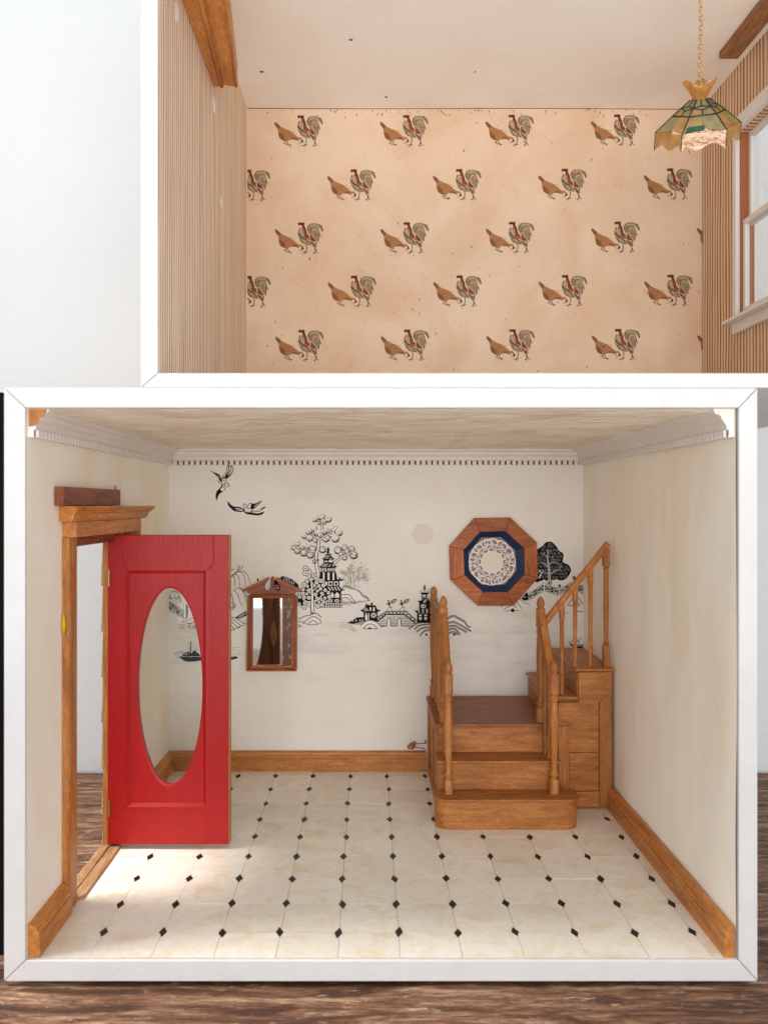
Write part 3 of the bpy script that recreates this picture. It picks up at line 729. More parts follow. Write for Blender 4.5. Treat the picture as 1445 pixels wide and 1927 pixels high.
for pts, w in (([(1095,350),(980,270),(930,262)],2.2),([(1000,285),(960,235)],1.2),([(1125,400),(1195,345),(1235,275)],2.0),([(1195,350),(1300,348),(1370,392)],1.8),([(1300,348),(1345,315)],1),([(1105,270),(1160,225)],1.4),([(1090,230),(1030,160)],1.3),([(1090,150),(1130,125)],1.2)): p.branch(pts, w, .4, edge=.6)
p.branch([(1112,530),(1112,400),(1095,240),(1080,105)], 5.4, .3, edge=.8); p.disc(1110, 512, 14); p.build()

# flowering tree
p = P_('blossom_tree_print').at(540, 1050, 9.03)
p.fill([(300,520),(400,380),(520,380),(640,440),(700,560),(740,660),(620,760),(540,800),(450,780),(330,790),(200,800),(190,620),(230,560)])
fl = [(320,180,50),(385,235,42),(315,260,48),(375,305,40),(460,295,42),(410,370,40),(340,400,40),(290,455,45),(505,415,42),(580,390,42),(465,470,34),(545,475,34),(620,465,42),(380,545,38),(275,540,36),(275,605,42),(570,525,36),(650,545,36),(520,562,32),(485,620,40),(595,602,36),(705,590,36),(295,670,40),(375,675,42),(215,600,32),(220,660,36),(510,682,32),(645,682,34),(720,662,40),(580,702,30),(545,752,30),(620,745,35),(310,765,42),(210,780,32),(295,835,44),(375,792,34),(465,782,40),(525,817,42),(590,797,37),(430,440,30),(350,480,32),(490,345,36),(340,610,30),(420,620,26)]
for x, y, r in fl:
    p.disc(x, y, r*1.03, 0, 18, .07); p.disc(x, y, r*.79, 1, 18, .07); p.disc(x, y, r*.27, 0, 6)
for pts, w in (([(435,610),(370,580),(325,535)],2.4),([(435,750),(330,740),(265,690)],3.0),([(440,745),(540,700),(600,630),(640,620)],3.0),([(440,560),(520,490)],2.2)): p.branch(pts, w, .5, edge=.7)
p.branch([(440,945),(432,800),(432,600),(412,385)], 5.2, .45, edge=1.0); p.fill([(395,965),(410,900),(465,900),(485,955)], 1); p.disc(432, 930, 18)
p.line([(400,800),(405,900),(405,965)], 1.2); p.line([(455,860),(470,910),(485,940)], 1.0)
p.fill([(190,1040),(300,990),(400,970),(480,940),(540,970),(592,1008),(590,1085),(530,1132),(350,1132),(265,1105)], 1)
p.line([(190,1035),(240,1025),(300,990),(400,968),(480,940),(540,970),(592,1006)], 1.3); p.line([(265,1105),(330,1060),(420,1003),(510,1010),(590,1085)], 1.3); p.line([(350,1130),(400,1090),(460,1063),(530,1130)], 1.2)
for a in (((265,1106),(335,1106)),((350,1133),(528,1133)),((530,1108),(588,1108)),((185,1075),(260,1075)),((190,1125),(240,1165)),((185,1168),(242,1168))): p.line(list(a), 1.0)
p.build()

# bridge, gate house, small pagoda
p = P_('bridge_print').at(640, 1095, 5.558)
for o_ in (0, 28, 55): p.line([(0, 430+o_), (60, 425+o_*.9), (110, 455+o_*.8), (150, 490+o_*.6), (185-o_, 512)], 1.0, 2)
p.fill([(75,430),(180,370),(250,370),(250,415),(130,440)], 0, False)
for x in (125, 160, 200, 225): p.line([(x, 395), (x+14, 412)], .8, 1); p.line([(x+14, 393), (x, 414)], .8, 1)
p.fill([(105,445),(250,418),(240,450)], 3, False)
p.fill([(385,415),(480,340),(670,340),(795,440),(720,462),(400,462)], 1, False)
for j in range(7):
    for i in range(26):
        x, y = 400+i*22+(j % 2)*11, 352+j*17
        lo = 415-(x-385)*.79 if x < 480 else (340 if x < 670 else 340+(x-670)*.8)
        if y > lo+14 and y < 455 and not (484 < x < 532 and y > 385) and not (594 < x < 642 and y > 385) and x < 770: p.ring(x, y+6, 12, .75, 0, 6, 180, 360)
p.line([(385,415),(480,342),(668,342),(795,440)], 2.0, 0, False); p.line([(385,470),(490,462)], 1.2); p.line([(528,461),(598,461)], 1.2); p.line([(640,462),(730,462)], 1.2)
for a in (490, 600): p.fill([(a, 462), (a, 400), (a+17, 378), (a+35, 400), (a+35, 462)], 1); p.line([(a, 460), (a, 400), (a+17, 378), (a+35, 400), (a+35, 460)], 1.4)
p.line([(390,365),(490,306),(690,306),(805,410)], 1.3, 0, False)
tops = [(390,365),(430,342),(460,324),(490,306),(530,306),(570,306),(610,306),(650,306),(690,306),(730,342),(765,373),(800,405)]
bots = [(388,408),(425,382),(455,360),(483,340),(530,340),(570,340),(610,340),(640,340),(668,340),(705,368),(745,398),(785,432)]
for i in range(11):
    p.line([tops[i], bots[i+1]], .9, 0, False); p.line([bots[i], tops[i+1]], .9, 0, False)
    m_ = ((tops[i][0]+bots[i+1][0])/2, (tops[i][1]+bots[i+1][1])/2); p.disc(m_[0], m_[1]+4, 7)
for dx in (0, 132):
    p.fill([(490+dx,302),(515+dx,258),(545+dx,302)], 1, False); p.line([(490+dx,302),(515+dx,258),(545+dx,302)], 1.0, 0, False)
    p.disc(512+dx, 228, 15); p.disc(505+dx, 200, 9); p.line([(480+dx,235),(512+dx,228),(535+dx,205)], 1.0); p.line([(512+dx,240),(525+dx,262),(545+dx,265)], 1.0)
    p.fill([(533+dx,205),(550+dx,185),(592+dx,180),(570+dx,215),(542+dx,226)]); p.fill([(542+dx,205),(555+dx,192),(580+dx,187),(565+dx,210),(545+dx,218)], 3)
p.rect(245, 300, 390, 412); p.fill([(210,298),(255,278),(272,225),(292,240),(370,246),(388,288),(426,294),(400,312),(232,312)], 0, False); p.disc(330, 228, 12); p.rect(326, 225, 334, 250)
p.fill([(245,302),(272,266),(305,302)], 3, False); p.rect(310, 266, 326, 300, 1); p.rect(344, 266, 361, 306, 1)
p.fill([(262,402),(262,345),(274,334),(286,345),(286,402)], 1, False); p.rect(295, 326, 303, 396, 1); p.disc(270, 326, 6, 1)
for t in (((327,326),(372,326),(349,344)),((327,371),(372,371),(349,353)),((324,331),(324,366),(342,348)),((375,331),(375,366),(357,348))): p.fill(list(t), 1, False)
p.fill([(215,458),(260,415),(320,400),(380,420),(425,462),(390,485),(240,487)], 1)
p.line([(215,458),(260,415),(320,400),(380,420),(425,462),(460,456)], 1.2); p.line([(240,485),(280,450),(330,440),(392,482)], 1.2); p.line([(240,488),(388,488)], 1.2); p.disc(310, 483, 12)
p.disc(883, 42, 10); p.disc(881, 68, 13); p.rect(878, 40, 886, 105)
p.fill([(835,100),(850,110),(920,110),(934,98),(915,130),(850,130)], 0, False); p.line([(845,100),(848,90),(856,95)], .8); p.line([(905,100),(910,90),(918,95)], .8)
p.rect(850, 130, 908, 182); p.rect(857, 136, 896, 150, 1); p.rect(860, 158, 872, 168, 1); p.rect(882, 158, 894, 168, 1)
p.fill([(800,190),(815,200),(850,192),(870,175),(922,175),(945,222),(830,222)], 0, False); p.fill([(878,185),(915,180),(885,220),(865,220)], 3, False)
p.rect(826, 220, 940, 282)
for t in (((845,236),(892,236),(868,252)),((845,272),(892,272),(868,257)),((843,240),(843,268),(862,254)),((894,240),(894,268),(875,254))): p.fill(list(t), 1, False)
p.fill([(775,295),(812,300),(832,275),(945,275),(945,332),(805,332)], 0, False)
for a, b in ((814,830),(855,876),(896,916)): p.rect(a, 281, b, 328, 3)
p.rect(803, 330, 945, 428)
for a in (825, 880): p.rect(a, 340, a+26, 355, 1); p.rect(a, 366, a+26, 396, 1); p.line([(a+4, 390), (a+22, 372)], .7)
p.build()
p = P_('rocks_print').at(640, 1095, 5.558)
p.fill([(715,487),(760,455),(830,420),(950,420),(1010,440),(1010,560),(830,562),(790,500)], 1)
for L in ([(715,487),(760,455),(830,420),(950,418)],[(770,492),(830,450),(950,438)],[(795,520),(850,480),(950,468)],[(830,562),(870,512),(950,495)]):
    p.line([(x+8, y+8) for x, y in L], 2.6, 2); p.line(L, 1.1)
p.disc(900, 552, 12)
p.fill([(1100,390),(1180,350),(1240,375),(1300,410),(1365,465),(1370,510),(1250,545),(1100,560)], 1)
for L in ([(1100,390),(1180,350),(1240,375),(1300,410),(1330,455),(1365,465)],[(1100,435),(1180,413),(1250,440),(1300,470),(1370,510)],[(1100,468),(1190,450),(1250,480),(1325,518)],[(1110,508),(1190,480),(1255,545)],[(1120,540),(1180,515),(1230,545)]):
    p.line([(x-2, y+12) for x, y in L], 2.8, 2); p.line(L, 1.1)
p.disc(1190, 551, 13); p.build()

# dark tree, trellis fence
p = P_('dark_tree_print').at(980, 1010, 11.115)
out = [(250,420),(300,300),(380,240),(450,190),(500,130),(580,100),(650,115),(720,180),(760,230),(800,300),(870,340),(890,420),(870,500),(900,550),(980,580),(1040,670),(1030,750),(960,860),(900,900),(820,915),(740,890),(660,910),(620,880),(540,920),(480,905),(400,930),(300,940),(240,700)]
p.fill(out)
def inside(x, y, poly):
    c_ = False
    for (x0, y0), (x1, y1) in zip(poly, poly[1:]+poly[:1]):
        if (y0 > y) != (y1 > y) and x < (x1-x0)*(y-y0)/(y1-y0)+x0: c_ = not c_
    return c_
for j in range(12):
    for i in range(11):
        x, y = 300+i*76+(j % 2)*38+rr.uniform(-12, 12), 140+j*70+rr.uniform(-12, 12)
        if all(inside(x+a*36, y+b*36, out) for a, b in ((1,0),(-1,0),(0,1),(0,-1))) and not (530 < x < 640 and y > 740): p.ring(x, y, 21, .75, 2, 8)
for pts, w in (([(552,430),(500,390),(420,360)],1.8),([(482,375),(480,330)],1),([(560,330),(620,300)],1.2),([(572,640),(480,570),(400,525)],2.0),([(555,775),(490,740),(440,680)],1.6),([(578,590),(650,530),(720,540),(805,600)],1.8),([(625,775),(720,700),(780,690),(840,600)],2.2),([(640,410),(680,490),(705,465)],1.0),([(770,690),(825,705)],1.2)): p.line(pts, w, 3, True, .5)
p.line([(585,990),(588,800),(570,600),(552,430),(560,260)], 6.2, 3, True, .22); p.fill([(545,985),(560,930),(620,930),(640,1010)], 3)
p.line([(625,880),(640,990)], 1.2); p.disc(580, 968, 20, 0)
for x, y in ((385,715),(430,750),(405,805),(380,850),(480,910)): p.disc(x, y, 20, 1)
p.build()
p = P_('trellis_print').at(980, 1010, 11.115); p.clip = (0, 1097.5)
def panel(q):
    a, b, c_, d = q; p.fill(q, 0, False)
    L = lambda u, v: ((a[0]*(1-u)+b[0]*u)*(1-v)+(d[0]*(1-u)+c_[0]*u)*v, (a[1]*(1-u)+b[1]*u)*(1-v)+(d[1]*(1-u)+c_[1]*u)*v)
    for A, E in (((0,.08),(1,.08)),((0,.92),(1,.92)),((0,.1),(1,.9)),((0,.9),(1,.1)),((.5,.1),(0,.5)),((.5,.1),(1,.5)),((.5,.9),(0,.5)),((.5,.9),(1,.5)),((.25,.1),(.25,.45)),((.75,.55),(.75,.9))): p.line([L(*A), L(*E)], 1.0 if A[0] == 0 and E[0] == 1 else .65, 1, False)
    p.disc(*L(.5, .5), 18); p.ring(*L(.5, .5), 12, .6, 2, 6)
panel([(125,1200),(470,965),(480,1140),(130,1360)]); panel([(500,980),(790,1080),(790,1245),(500,1145)]); panel([(812,1080),(1110,900),(1110,1060),(820,1215)]); panel([(1112,905),(1330,1045),(1330,1250),(1112,1095)])
for x, y0, y1 in ((486,950,1148),(800,1068,1240),(1111,900,1100)): p.rect(x-20, y0, x+20, y1, 0); p.rect(x-13, y0, x+13, y1, 1)
for x, y, r in ((805,1030,38),(1110,860,44)): p.fill([(x, y-r*1.2), (x+r, y), (x, y+r*1.2), (x-r, y)], 0, False); p.disc(x, y, r*.42, 2)
p.fill([(10,1300),(130,1160),(130,1330)], 0); p.disc(75, 1260, 14, 1)
p.build(); p = P_('rocks_print').at(980, 1010, 11.115); p.clip = (0, 1097.5)
for L in ([(970,1432),(1010,1380),(1060,1300)],[(1100,1290),(1180,1265),(1230,1320),(1250,1370),(1330,1420)],[(1110,1340),(1160,1370),(1230,1430),(1170,1455),(1110,1440)],[(970,1435),(1100,1440)],[(1100,1380),(1180,1435)]): p.line(L, 1.2)
p.line([(1175,1560),(1330,1566)], 1.3); p.line([(900,1590),(1010,1600)], 1.4, 3)
p.build(); p = P_('rocks_print').at(830, 960, 7.225)
p.fill([(800,1320),(880,1280),(1010,1230),(1060,1200),(1200,1280),(1090,1345),(1060,1368),(870,1372)], 1)
for L in ([(800,1318),(880,1282),(960,1250)],[(850,1345),(940,1300),(1000,1290)],[(1010,1235),(1060,1290),(1092,1342)],[(1060,1200),(1120,1250),(1205,1285)],[(870,1370),(1062,1366)],[(960,1270),(1020,1330)]): p.line(L, 1.1)
p.disc(970, 1362, 26); p.build()

# left: willow, fence, rocks, boat
p = P_('willow_print').at(430, 1060, 8.757)
for L in ([(-60,230),(50,212),(110,182),(170,230),(192,380)],[(40,222),(85,215),(105,270),(102,390)],[(110,170),(190,140),(262,205),(282,370)],[(160,135),(250,130),(322,205),(362,352)],[(-40,300),(50,212),(140,130),(192,40)],[(140,130),(170,80),(165,30)],[(150,120),(215,80),(236,30)],[(50,110),(80,108),(110,90)],
    ): p.line(L, 1.15, 0, True, .7)
p.build(); p = P_('willow_print').at(430, 1060, 8.757)
for L in ([(80,462),(130,420),(205,405),(255,500),(305,655)],[(110,460),(160,530),(192,640),(242,708)],[(180,415),(250,450),(310,560)],[(20,440),(70,560),(78,640)]): p.line(L, 1.15, 0, True, .7)
p.build(); p = P_('trunk_print').at(430, 1060, 8.757); p.ring(75, 690, 42, 1.3, 0, 10, -120, 140); p.disc(82, 690, 15); p.line([(110,720),(50,772)], 1.2)
p.build(); p = P_('rocks_print').at(430, 1060, 8.757)
p.fill([(110,895),(285,788),(305,800),(305,860),(180,915)], 0, False); p.line([(170,890),(290,815)], 1.3, 1); p.line([(190,900),(295,835)], .8, 2)
p.fill([(40,880),(150,915),(290,1010),(190,1100),(40,1110)], 1)
for L in ([(40,882),(150,920),(230,980),(300,1005)],[(40,925),(130,960),(210,1030),(270,1020)],[(45,965),(110,1010),(150,1060),(200,1055)],[(50,1020),(85,1075),(100,1108)],[(210,1030),(150,1062)],[(150,1062),(50,1108)]): p.line(L, 1.2)
p.build(); p = P_('finial_print').at(430, 1060, 8.757); p.fill([(485,240),(505,275),(485,305),(466,275)], 0, False)
p.build(); p = P_('dark_bush_print').at(430, 1060, 8.757); p.fill([(760,290),(850,240),(900,212),(1000,245),(1100,300),(1160,400),(1000,470),(850,470),(770,400)])
for x, y in ((935,258),(985,280),(1065,318),(1020,330),(800,385),(830,430),(900,320)): p.ring(x, y, 24, .8, 1, 8)
p.build()
p = P_('garden_wall_print').at(310, 1080, 9.03); p.clip = (319, 900)
p.fill([(40,440),(320,612),(332,765),(40,590)], 0, False)
for a, b in (((40,462),(320,632)),((40,572),(330,742)),((90,520),(200,690)),((200,545),(110,620)),((200,545),(330,720)),((320,640),(230,690)),((60,520),(130,560))): p.line([a, b], 1.0, 1, False)
p.ring(190, 615, 30, .8, 1, 8); p.disc(190, 615, 12, 1)
p.rect(325, 500, 368, 750); p.rect(331, 500, 362, 745, 1); p.fill([(366,540),(385,525),(402,560),(395,730),(366,750)])
p.line([(70,330),(90,400),(130,430)], 2.2); p.line([(110,310),(200,300),(260,370),(280,470)], 1.6, 2); p.line([(160,400),(220,420),(240,370)], 1.4, 0); p.line([(250,380),(270,490),(300,470)], 1.0)
for L in ([(280,808),(350,812),(480,745)],[(300,790),(380,760)],[(360,850),(440,845),(400,900),(450,900)],[(440,850),(520,790)],[(470,930),(510,880),(520,930)]): p.line(L, 1.1)
p.line([(260,870),(350,880)], 2.5, 3); p.line([(240,910),(340,925)], 2.5, 3); p.build()
p = P_('boat_print').at(310, 1080, 9.03); p.clip = (319, 900)
p.fill([(268,1400),(600,1392),(900,1392),(1190,1400),(1245,1420),(1190,1448),(1000,1478),(900,1462),(780,1490),(640,1470),(540,1482),(430,1492),(350,1482),(300,1450)], 0)
p.line([(290,1400),(600,1405),(1180,1412)], 1.0, 1)
p.line([(445,1185),(447,1395)], 1.8); p.ring(445, 1170, 18, .8, 0, 10); p.line([(400,1320),(445,1240)], .7)
p.fill([(310,1395),(340,1345),(420,1325),(440,1395)]); p.fill([(345,1380),(360,1350),(405,1345),(390,1380)], 2, False)
p.disc(508, 1330, 30); p.fill([(450,1395),(490,1320),(560,1340),(600,1395)]); p.line([(530,1290),(560,1270)], .9); p.line([(220,1360),(230,1330),(320,1325)], .9); p.line([(165,1350),(200,1360)], 2.2, 2); p.line([(225,1380),(232,1430)], 1.6, 2); p.line([(320,1325),(290,1380)], .9)
p.fill([(1135,1290),(1160,1250),(1170,1255)], 0, False)
for yy in (1250, 1290, 1340, 1372): p.line([(1150, yy+6), (1220, yy), (1290, yy+6)], .7, 3)
p.build()
p = P_('sampan_print').at(640, 940, 2.779); p.clip = (0, 1097.5)
p.fill([(1190,735),(1215,758),(1300,758),(1300,775),(1220,775)]); p.line([(1200,745),(1230,735),(1255,750)], .9); p.line([(1235,745),(1262,722)], .9); p.line([(1215,766),(1290,766)], .8, 1); p.build()
# faint round stain and a smear on the wall
st = Print('stain', [plain('stain_tint', s(223, 213, 204), .8, .2)], DB, back); st.at(0, 0, 1).disc(796, 1005, 20, 0, 24, .02); st.build()

# hens and roosters
CM = [plain('hen_brown', s(168, 118, 76), .75, .2), plain('hen_dark', s(132, 86, 56), .75, .2), plain('comb_red', s(110, 38, 30), .75, .2), plain('tail_olive', s(152, 130, 100), .75, .2),
      plain('print_dark', s(58, 42, 34), .75, .2), plain('feather_cream', s(226, 194, 166), .75, .2), plain('neck_rust', s(140, 70, 52), .75, .2), plain('tail_shadow', s(98, 82, 62), .75, .2)]
DU = UB+DC; UCL = (466, 1322)
def hen(ox, oy):
    p = Print('hen_print', CM, DU, uback, (ox, oy), 14.45, UCL)
    for L in ([(390,870),(395,935),(430,985)],[(335,930),(400,930)],[(395,930),(410,975)],[(440,880),(480,965),(560,985)],[(480,965),(530,1022)],[(440,985),(480,960)]): p.line(L, 1.1, 4)
    p.fill([(100,380),(140,370),(250,470),(400,550),(500,590),(650,700),(740,775),(800,772),(850,830),(885,890),(840,925),(770,900),(720,860),(600,830),(500,850),(430,895),(330,860),(240,800),(210,700),(180,540),(120,460)], 0)
    p.fill([(98,380),(140,368),(255,475),(205,540),(170,520),(115,450)], 1); p.fill([(200,640),(300,680),(360,740),(380,860),(320,850),(240,790)], 1); p.fill([(560,780),(680,790),(720,850),(610,825)], 1)
    for k in range(26):
        x, y = rr.uniform(230, 640), rr.uniform(560, 820); p.line([(x, y), (x+rr.uniform(15, 45), y+rr.uniform(5, 30))], .6, 1)
    p.disc(790, 865, 36, 5); p.fill([(825,810),(865,850),(885,890),(850,920),(838,870)], 4); p.disc(765, 945, 12, 4); p.disc(822, 940, 11, 4)
    return p.build() if p.v else None
def rooster(ox, oy):
    p = Print('rooster_print', CM, DU, uback, (ox, oy), 14.45, UCL)
    p.fill([(960,350),(1000,250),(1060,202),(1200,194),(1300,220),(1372,252),(1402,340),(1420,412),(1372,425),(1335,350),(1275,305),(1305,420),(1352,592),(1292,520),(1302,620),(1272,722),(1222,660),(1150,560),(1020,490)], 3, False)
    for L in ([(1010,260),(1000,340),(1030,440)],[(1090,310),(1070,400),(1100,470)],[(1270,480),(1290,560),(1270,700)],[(1300,250),(1370,330),(1385,420)],[(1290,420),(1345,580)],[(1150,480),(1200,530),(1180,590)]): p.line(L, 1.7, 7, True, .5)
    for L in ([(1060,280),(1150,250),(1270,280),(1350,400)],[(1110,420),(1170,360),(1240,370),(1290,500)],[(1060,490),(1130,480),(1200,560)]): p.line(L, 1.0, 5, True, .5)
    for L in ([(960,780),(962,890),(925,975),(835,1010)],[(930,975),(990,985)],[(925,980),(900,1040)],[(1120,790),(1190,890),(1180,985),(1130,1010)],[(1180,985),(1180,1040)],[(1205,900),(1225,970),(1275,1005)]): p.line(L, 1.4, 4, True, .7)
    p.fill([(722,440),(755,385),(800,330),(860,320),(925,360),(965,490),(1055,560),(1182,650),(1232,745),(1222,860),(1130,800),(1040,792),(930,785),(860,745),(765,640),(722,530)], 3, False)
    p.fill([(830,240),(885,255),(935,370),(975,490),(1060,570),(950,600),(885,545),(840,400)], 6, False); p.fill([(960,555),(1100,550),(1200,660),(1228,770),(1100,720),(1000,640)], 6, False)
    p.fill([(755,270),(830,262),(835,320),(800,345),(775,310)], 5, False)
    for L, w in (([(875,255),(930,380),(955,480)],2.4),([(735,420),(760,370),(775,320)],1.6),([(728,470),(810,560),(930,620),(985,690),(1060,785)],1.9),([(1050,690),(1130,760),(1222,850)],1.9),([(1060,520),(1180,640),(1228,750)],1.4),([(790,655),(870,755)],1.6),([(800,610),(900,655)],1.2)): p.line(L, w, 4, True, .6)
    for L, w in (([(800,360),(812,440),(850,540)],1.4),([(852,370),(868,450),(878,560)],1.2),([(760,400),(770,450)],1.3),([(1035,560),(1050,640)],1.5),([(980,640),(1090,690),(1180,740)],1.5),([(1165,690),(1205,750)],1.6),([(840,640),(960,720)],1.0),([(1010,700),(1110,790)],1.0)): p.line(L, w, 5, True, .6)
    p.fill([(716,212),(760,172),(800,190),(820,168),(850,188),(875,168),(902,200),(890,250),(830,268),(790,240),(745,262)], 2, False)
    return p.build() if p.v else None
def stamp(proto, dx, dy):
    o = bpy.data.objects.new(proto.name.split('.')[0], proto.data); COL.objects.link(o); o.parent = uback
    o.location = proto.location+Vector((dx*DU/FP, 0, -dy*DU/FP)); return o
h0, r0 = hen(510, 205), rooster(510, 205)
rowsY = [0, 101.5, 201.5, 301.5, 403.5, 503.5]
for j, dy in enumerate(rowsY):
    for i in range(-1, 5):
        dx = i*198.2+(99 if j % 2 else 0)+j*.4; yy = dy-i*.6
        if (i, j) == (0, 0): continue
        L_, R_ = 517+dx, 608+dx
        if R_ < UCL[0] or L_ > UCL[1]: continue
        if L_ >= UCL[0] and R_ <= UCL[1]: stamp(h0, dx, yy); stamp(r0, dx, yy)
        else: hen(510+dx, 205+yy); rooster(510+dx, 205+yy)

# dark flecks and mould spots along the top joint of the peach wall
fm = Print('fleck_print', [CM[4]], DU, uback, (0, 0), 1, UCL)
for k in range(150):
    x = rr.uniform(468, 1320); y = 205+abs(rr.gauss(0, 7)) if k < 70 else rr.uniform(210, 700)
    w = rr.uniform(.5, 1.5); fm.line([(x, y), (x+rr.uniform(-2, 2), y+rr.uniform(1, 4)*w)], w, 0, False)
fm.line([(466, 204), (700, 205), (1000, 204), (1322, 206)], 1.1, 0, False)
fl_o = fm.build(); fl_o['kind'] = 'stuff'

# ------------------------------------------------------------------ staircase
stair = empty('staircase', (3.6, 6.4, .002)); tag(stair, 'honey brown wooden staircase with turned railings and a landing', 'staircase')
def D2(d): return d-DC
def bull(x0, x1, y0, y1, r):
    pts = [(x1, y1), (x0, y1)]
    for k in range(9): a = R(180+90*k/8); pts.append((x0+r+r*math.cos(a), y0+r+r*math.sin(a)))
    for k in range(9): a = R(270+90*k/8); pts.append((x1-r+r*math.cos(a), y0+r+r*math.sin(a)))
    return pts[::-1]
stp = obj('step', prism(bull(1.55, 4.76, D2(18.24), D2(18.84), .26), 'z', .003, .63), st_x, stair)
obj('tread', prism(bull(1.49, 4.82, D2(18.17), D2(18.845), .30), 'z', .632, .70), st_x, stp, bevel=.02)
stp = obj('step', BX(1.67, 4.42, D2(18.85), D2(19.45), .003, 1.32), st_x, stair)
obj('tread', BX(1.60, 4.49, D2(18.74), D2(19.452), 1.322, 1.39), st_x, stp, bevel=.02)
ld = obj('landing', BX(1.69, 4.44, D2(19.455), YB-.17, .003, 2.0), st_x, stair)
obj('tread', BX(1.60, 4.45, D2(19.35), YB-.17, 2.002, 2.08), wood('landing_wood', s(172, 112, 60), s(150, 92, 46), s(118, 68, 32), 'x'), ld, bevel=.02)
stp = obj('step', BX(4.455, 5.86, D2(19.56), YB-.17, .003, 2.66), st_y, stair)
obj('riser', BX(4.40, 4.452, D2(19.46), YB-.17, 2.082, 2.66), st_y, stp)
obj('tread', BX(4.33, 5.046, D2(19.40), YB-.17, 2.662, 2.73), st_y, stp, bevel=.02)
stp = obj('step', BX(5.05, 5.86, D2(19.56), YB-.17, 2.662, 3.33), st_y, stair)
obj('tread', BX(4.98, 5.92, D2(19.39), YB-.17, 3.332, 3.40), st_y, stp, bevel=.02)
# panelled side facing the room
side = empty('side_panel', (5.2, D2(19.5), 0), stair)
def zp(x, y, D=19.5): return px(760+x/3.284, 1080+y/3.284, D)
def spoly(name, pts, mat, y0, y1, bev=.012): return obj(name, prism([(zp(*p).x, zp(*p).z) for p in pts], 'y', D2(y0), D2(y1)), mat, side, bevel=bev)
spoly('stringer', [(952,792),(1076,790),(1076,606),(1283,602),(1283,722),(1022,934),(952,938)], st_d, 19.46, 19.558)
spoly('stile', [(1206,786),(1283,724),(1283,1438),(1206,1438)], st_z, 19.475, 19.558)
spoly('stile', [(952,941),(1018,937),(1018,1345),(952,1345)], st_z, 19.475, 19.558)
spoly('rail', [(952,1347),(1204,1342),(1204,1440),(952,1440)], st_x, 19.475, 19.558)
spoly('panel', [(1020,1108),(1204,1108),(1204,1340),(1020,1342)], st_x, 19.505, 19.558)
spoly('panel', [(1020,937),(1204,790),(1204,1105),(1020,1105)], st_x, 19.525, 19.558, .004)
# left side: stiles and rails proud of the landing's side
for n_, (y0, y1, z0, z1), m_ in (('rail', (19.47, 22.2, 1.80, 1.998), st_y), ('rail', (19.47, 22.2, .006, .22), st_y), ('stile', (19.47, 19.72, .222, 1.798), st_z), ('stile', (21.98, 22.2, .222, 1.798), st_z), ('stile', (20.7, 20.9, .222, 1.798), st_z)):
    obj(n_, BX(1.635, 1.688, D2(y0), D2(y1), z0, z1), m_, ld, bevel=.01)
# stringer returns under treads on the left of the lower steps
obj('scotia', BX(1.625, 1.668, D2(18.84), D2(19.34), .71, 1.318), st_z, stp, bevel=.008)

def newel(x, y, z, h, block=(.42, .45)):
    t = z+h; q = .098
    pr = [(z, q, 'q'), (z+.30, q, 'q'), (z+.34, .075), (z+.36, .062), (z+.40, .095), (z+.45, .10), (z+.49, .066), (z+.53, .062), (z+.7, .068), (z+1.05, .084), (z+1.4, .1), (z+1.62, .104),
          (z+h-.98, .088), (z+h-.93, .07), (z+h-.90, .098), (z+h-.84, .104), (z+h-.80, .08), (z+h-.76, .085), (z+h-.74, q, 'q'), (z+h-.30, q, 'q'), (z+h-.27, .075), (z+h-.25, .07), (z+h-.22, .092), (z+h-.19, .094), (z+h-.10, .086), (z+h-.04, .055), (z+h-.005, .022), (z+h, .004)]
    return obj('newel_post', lathe(B(), x, y, pr, 16), st_z, stair)
nA = newel(1.85, D2(18.57), .702, 3.04); nB = newel(4.28, D2(18.60), .702, 3.03)
nC = newel(1.83, D2(19.58), 2.082, 3.05); nD = newel(1.80, D2(22.10), 2.082, 3.02)
nE = newel(4.18, D2(19.58), 2.082, 3.03)
for o in (nA, nB, nC, nD, nE):
    for p_ in o.data.polygons: p_.use_smooth = True
    o.data.set_sharp_from_angle(angle=R(35))
def rail(a, b, parent=stair):
    a, b = Vector(a), Vector(b); t = (b-a).normalized(); u = t.cross(Vector((0, 0, 1))).normalized(); w = u.cross(t)
    prof = [(-.05, -.085), (.05, -.085), (.05, -.04), (.085, -.01), (.085, .035), (.05, .07), (-.05, .07), (-.085, .035), (-.085, -.01), (-.05, -.04)]
    return obj('handrail', loft(B(), [a+u*p[0]+w*p[1] for p in prof], [b+u*p[0]+w*p[1] for p in prof]), st_z if abs(t.z) > .5 else st_y, parent)
hA = rail((1.845, D2(18.66), 3.36), (1.835, D2(19.49), 4.68)); hC = rail((1.83, D2(19.67), 4.70), (1.80, D2(22.02), 4.70)); hB = rail((4.27, D2(18.69), 3.36), (4.19, D2(19.49), 4.68))
hE = rail((4.25, D2(19.60), 4.44), (5.82, D2(19.60), 6.40))
def baluster(x, y, z, t, parent):
    h = t-z
    pr = [(z, .045), (z+.05, .062), (z+.09, .045), (z+.12, .042), (z+.30, .058), (z+.42, .066), (z+.47, .045), (z+.50, .06), (z+.53, .044), (z+h*.6, .05), (t-.42, .052), (t-.40, .066), (t-.37, .05), (t-.34, .066, 'q'), (t, .066, 'q')]
    o = obj('baluster', lathe(B(), x, y, pr, 10), st_z, parent)
    for p_ in o.data.polygons: p_.use_smooth = True
    o.data.set_sharp_from_angle(angle=R(40))
baluster(1.84, D2(18.92), 1.392, 3.72, hA); baluster(1.84, D2(19.25), 1.392, 4.24, hA)
baluster(4.25, D2(18.92), 1.392, 3.72, hB); baluster(4.22, D2(19.25), 1.392, 4.24, hB)
for d in (20.05, 20.5, 20.95, 21.4, 21.8): baluster(1.815, D2(d), 2.082, 4.64, hC)
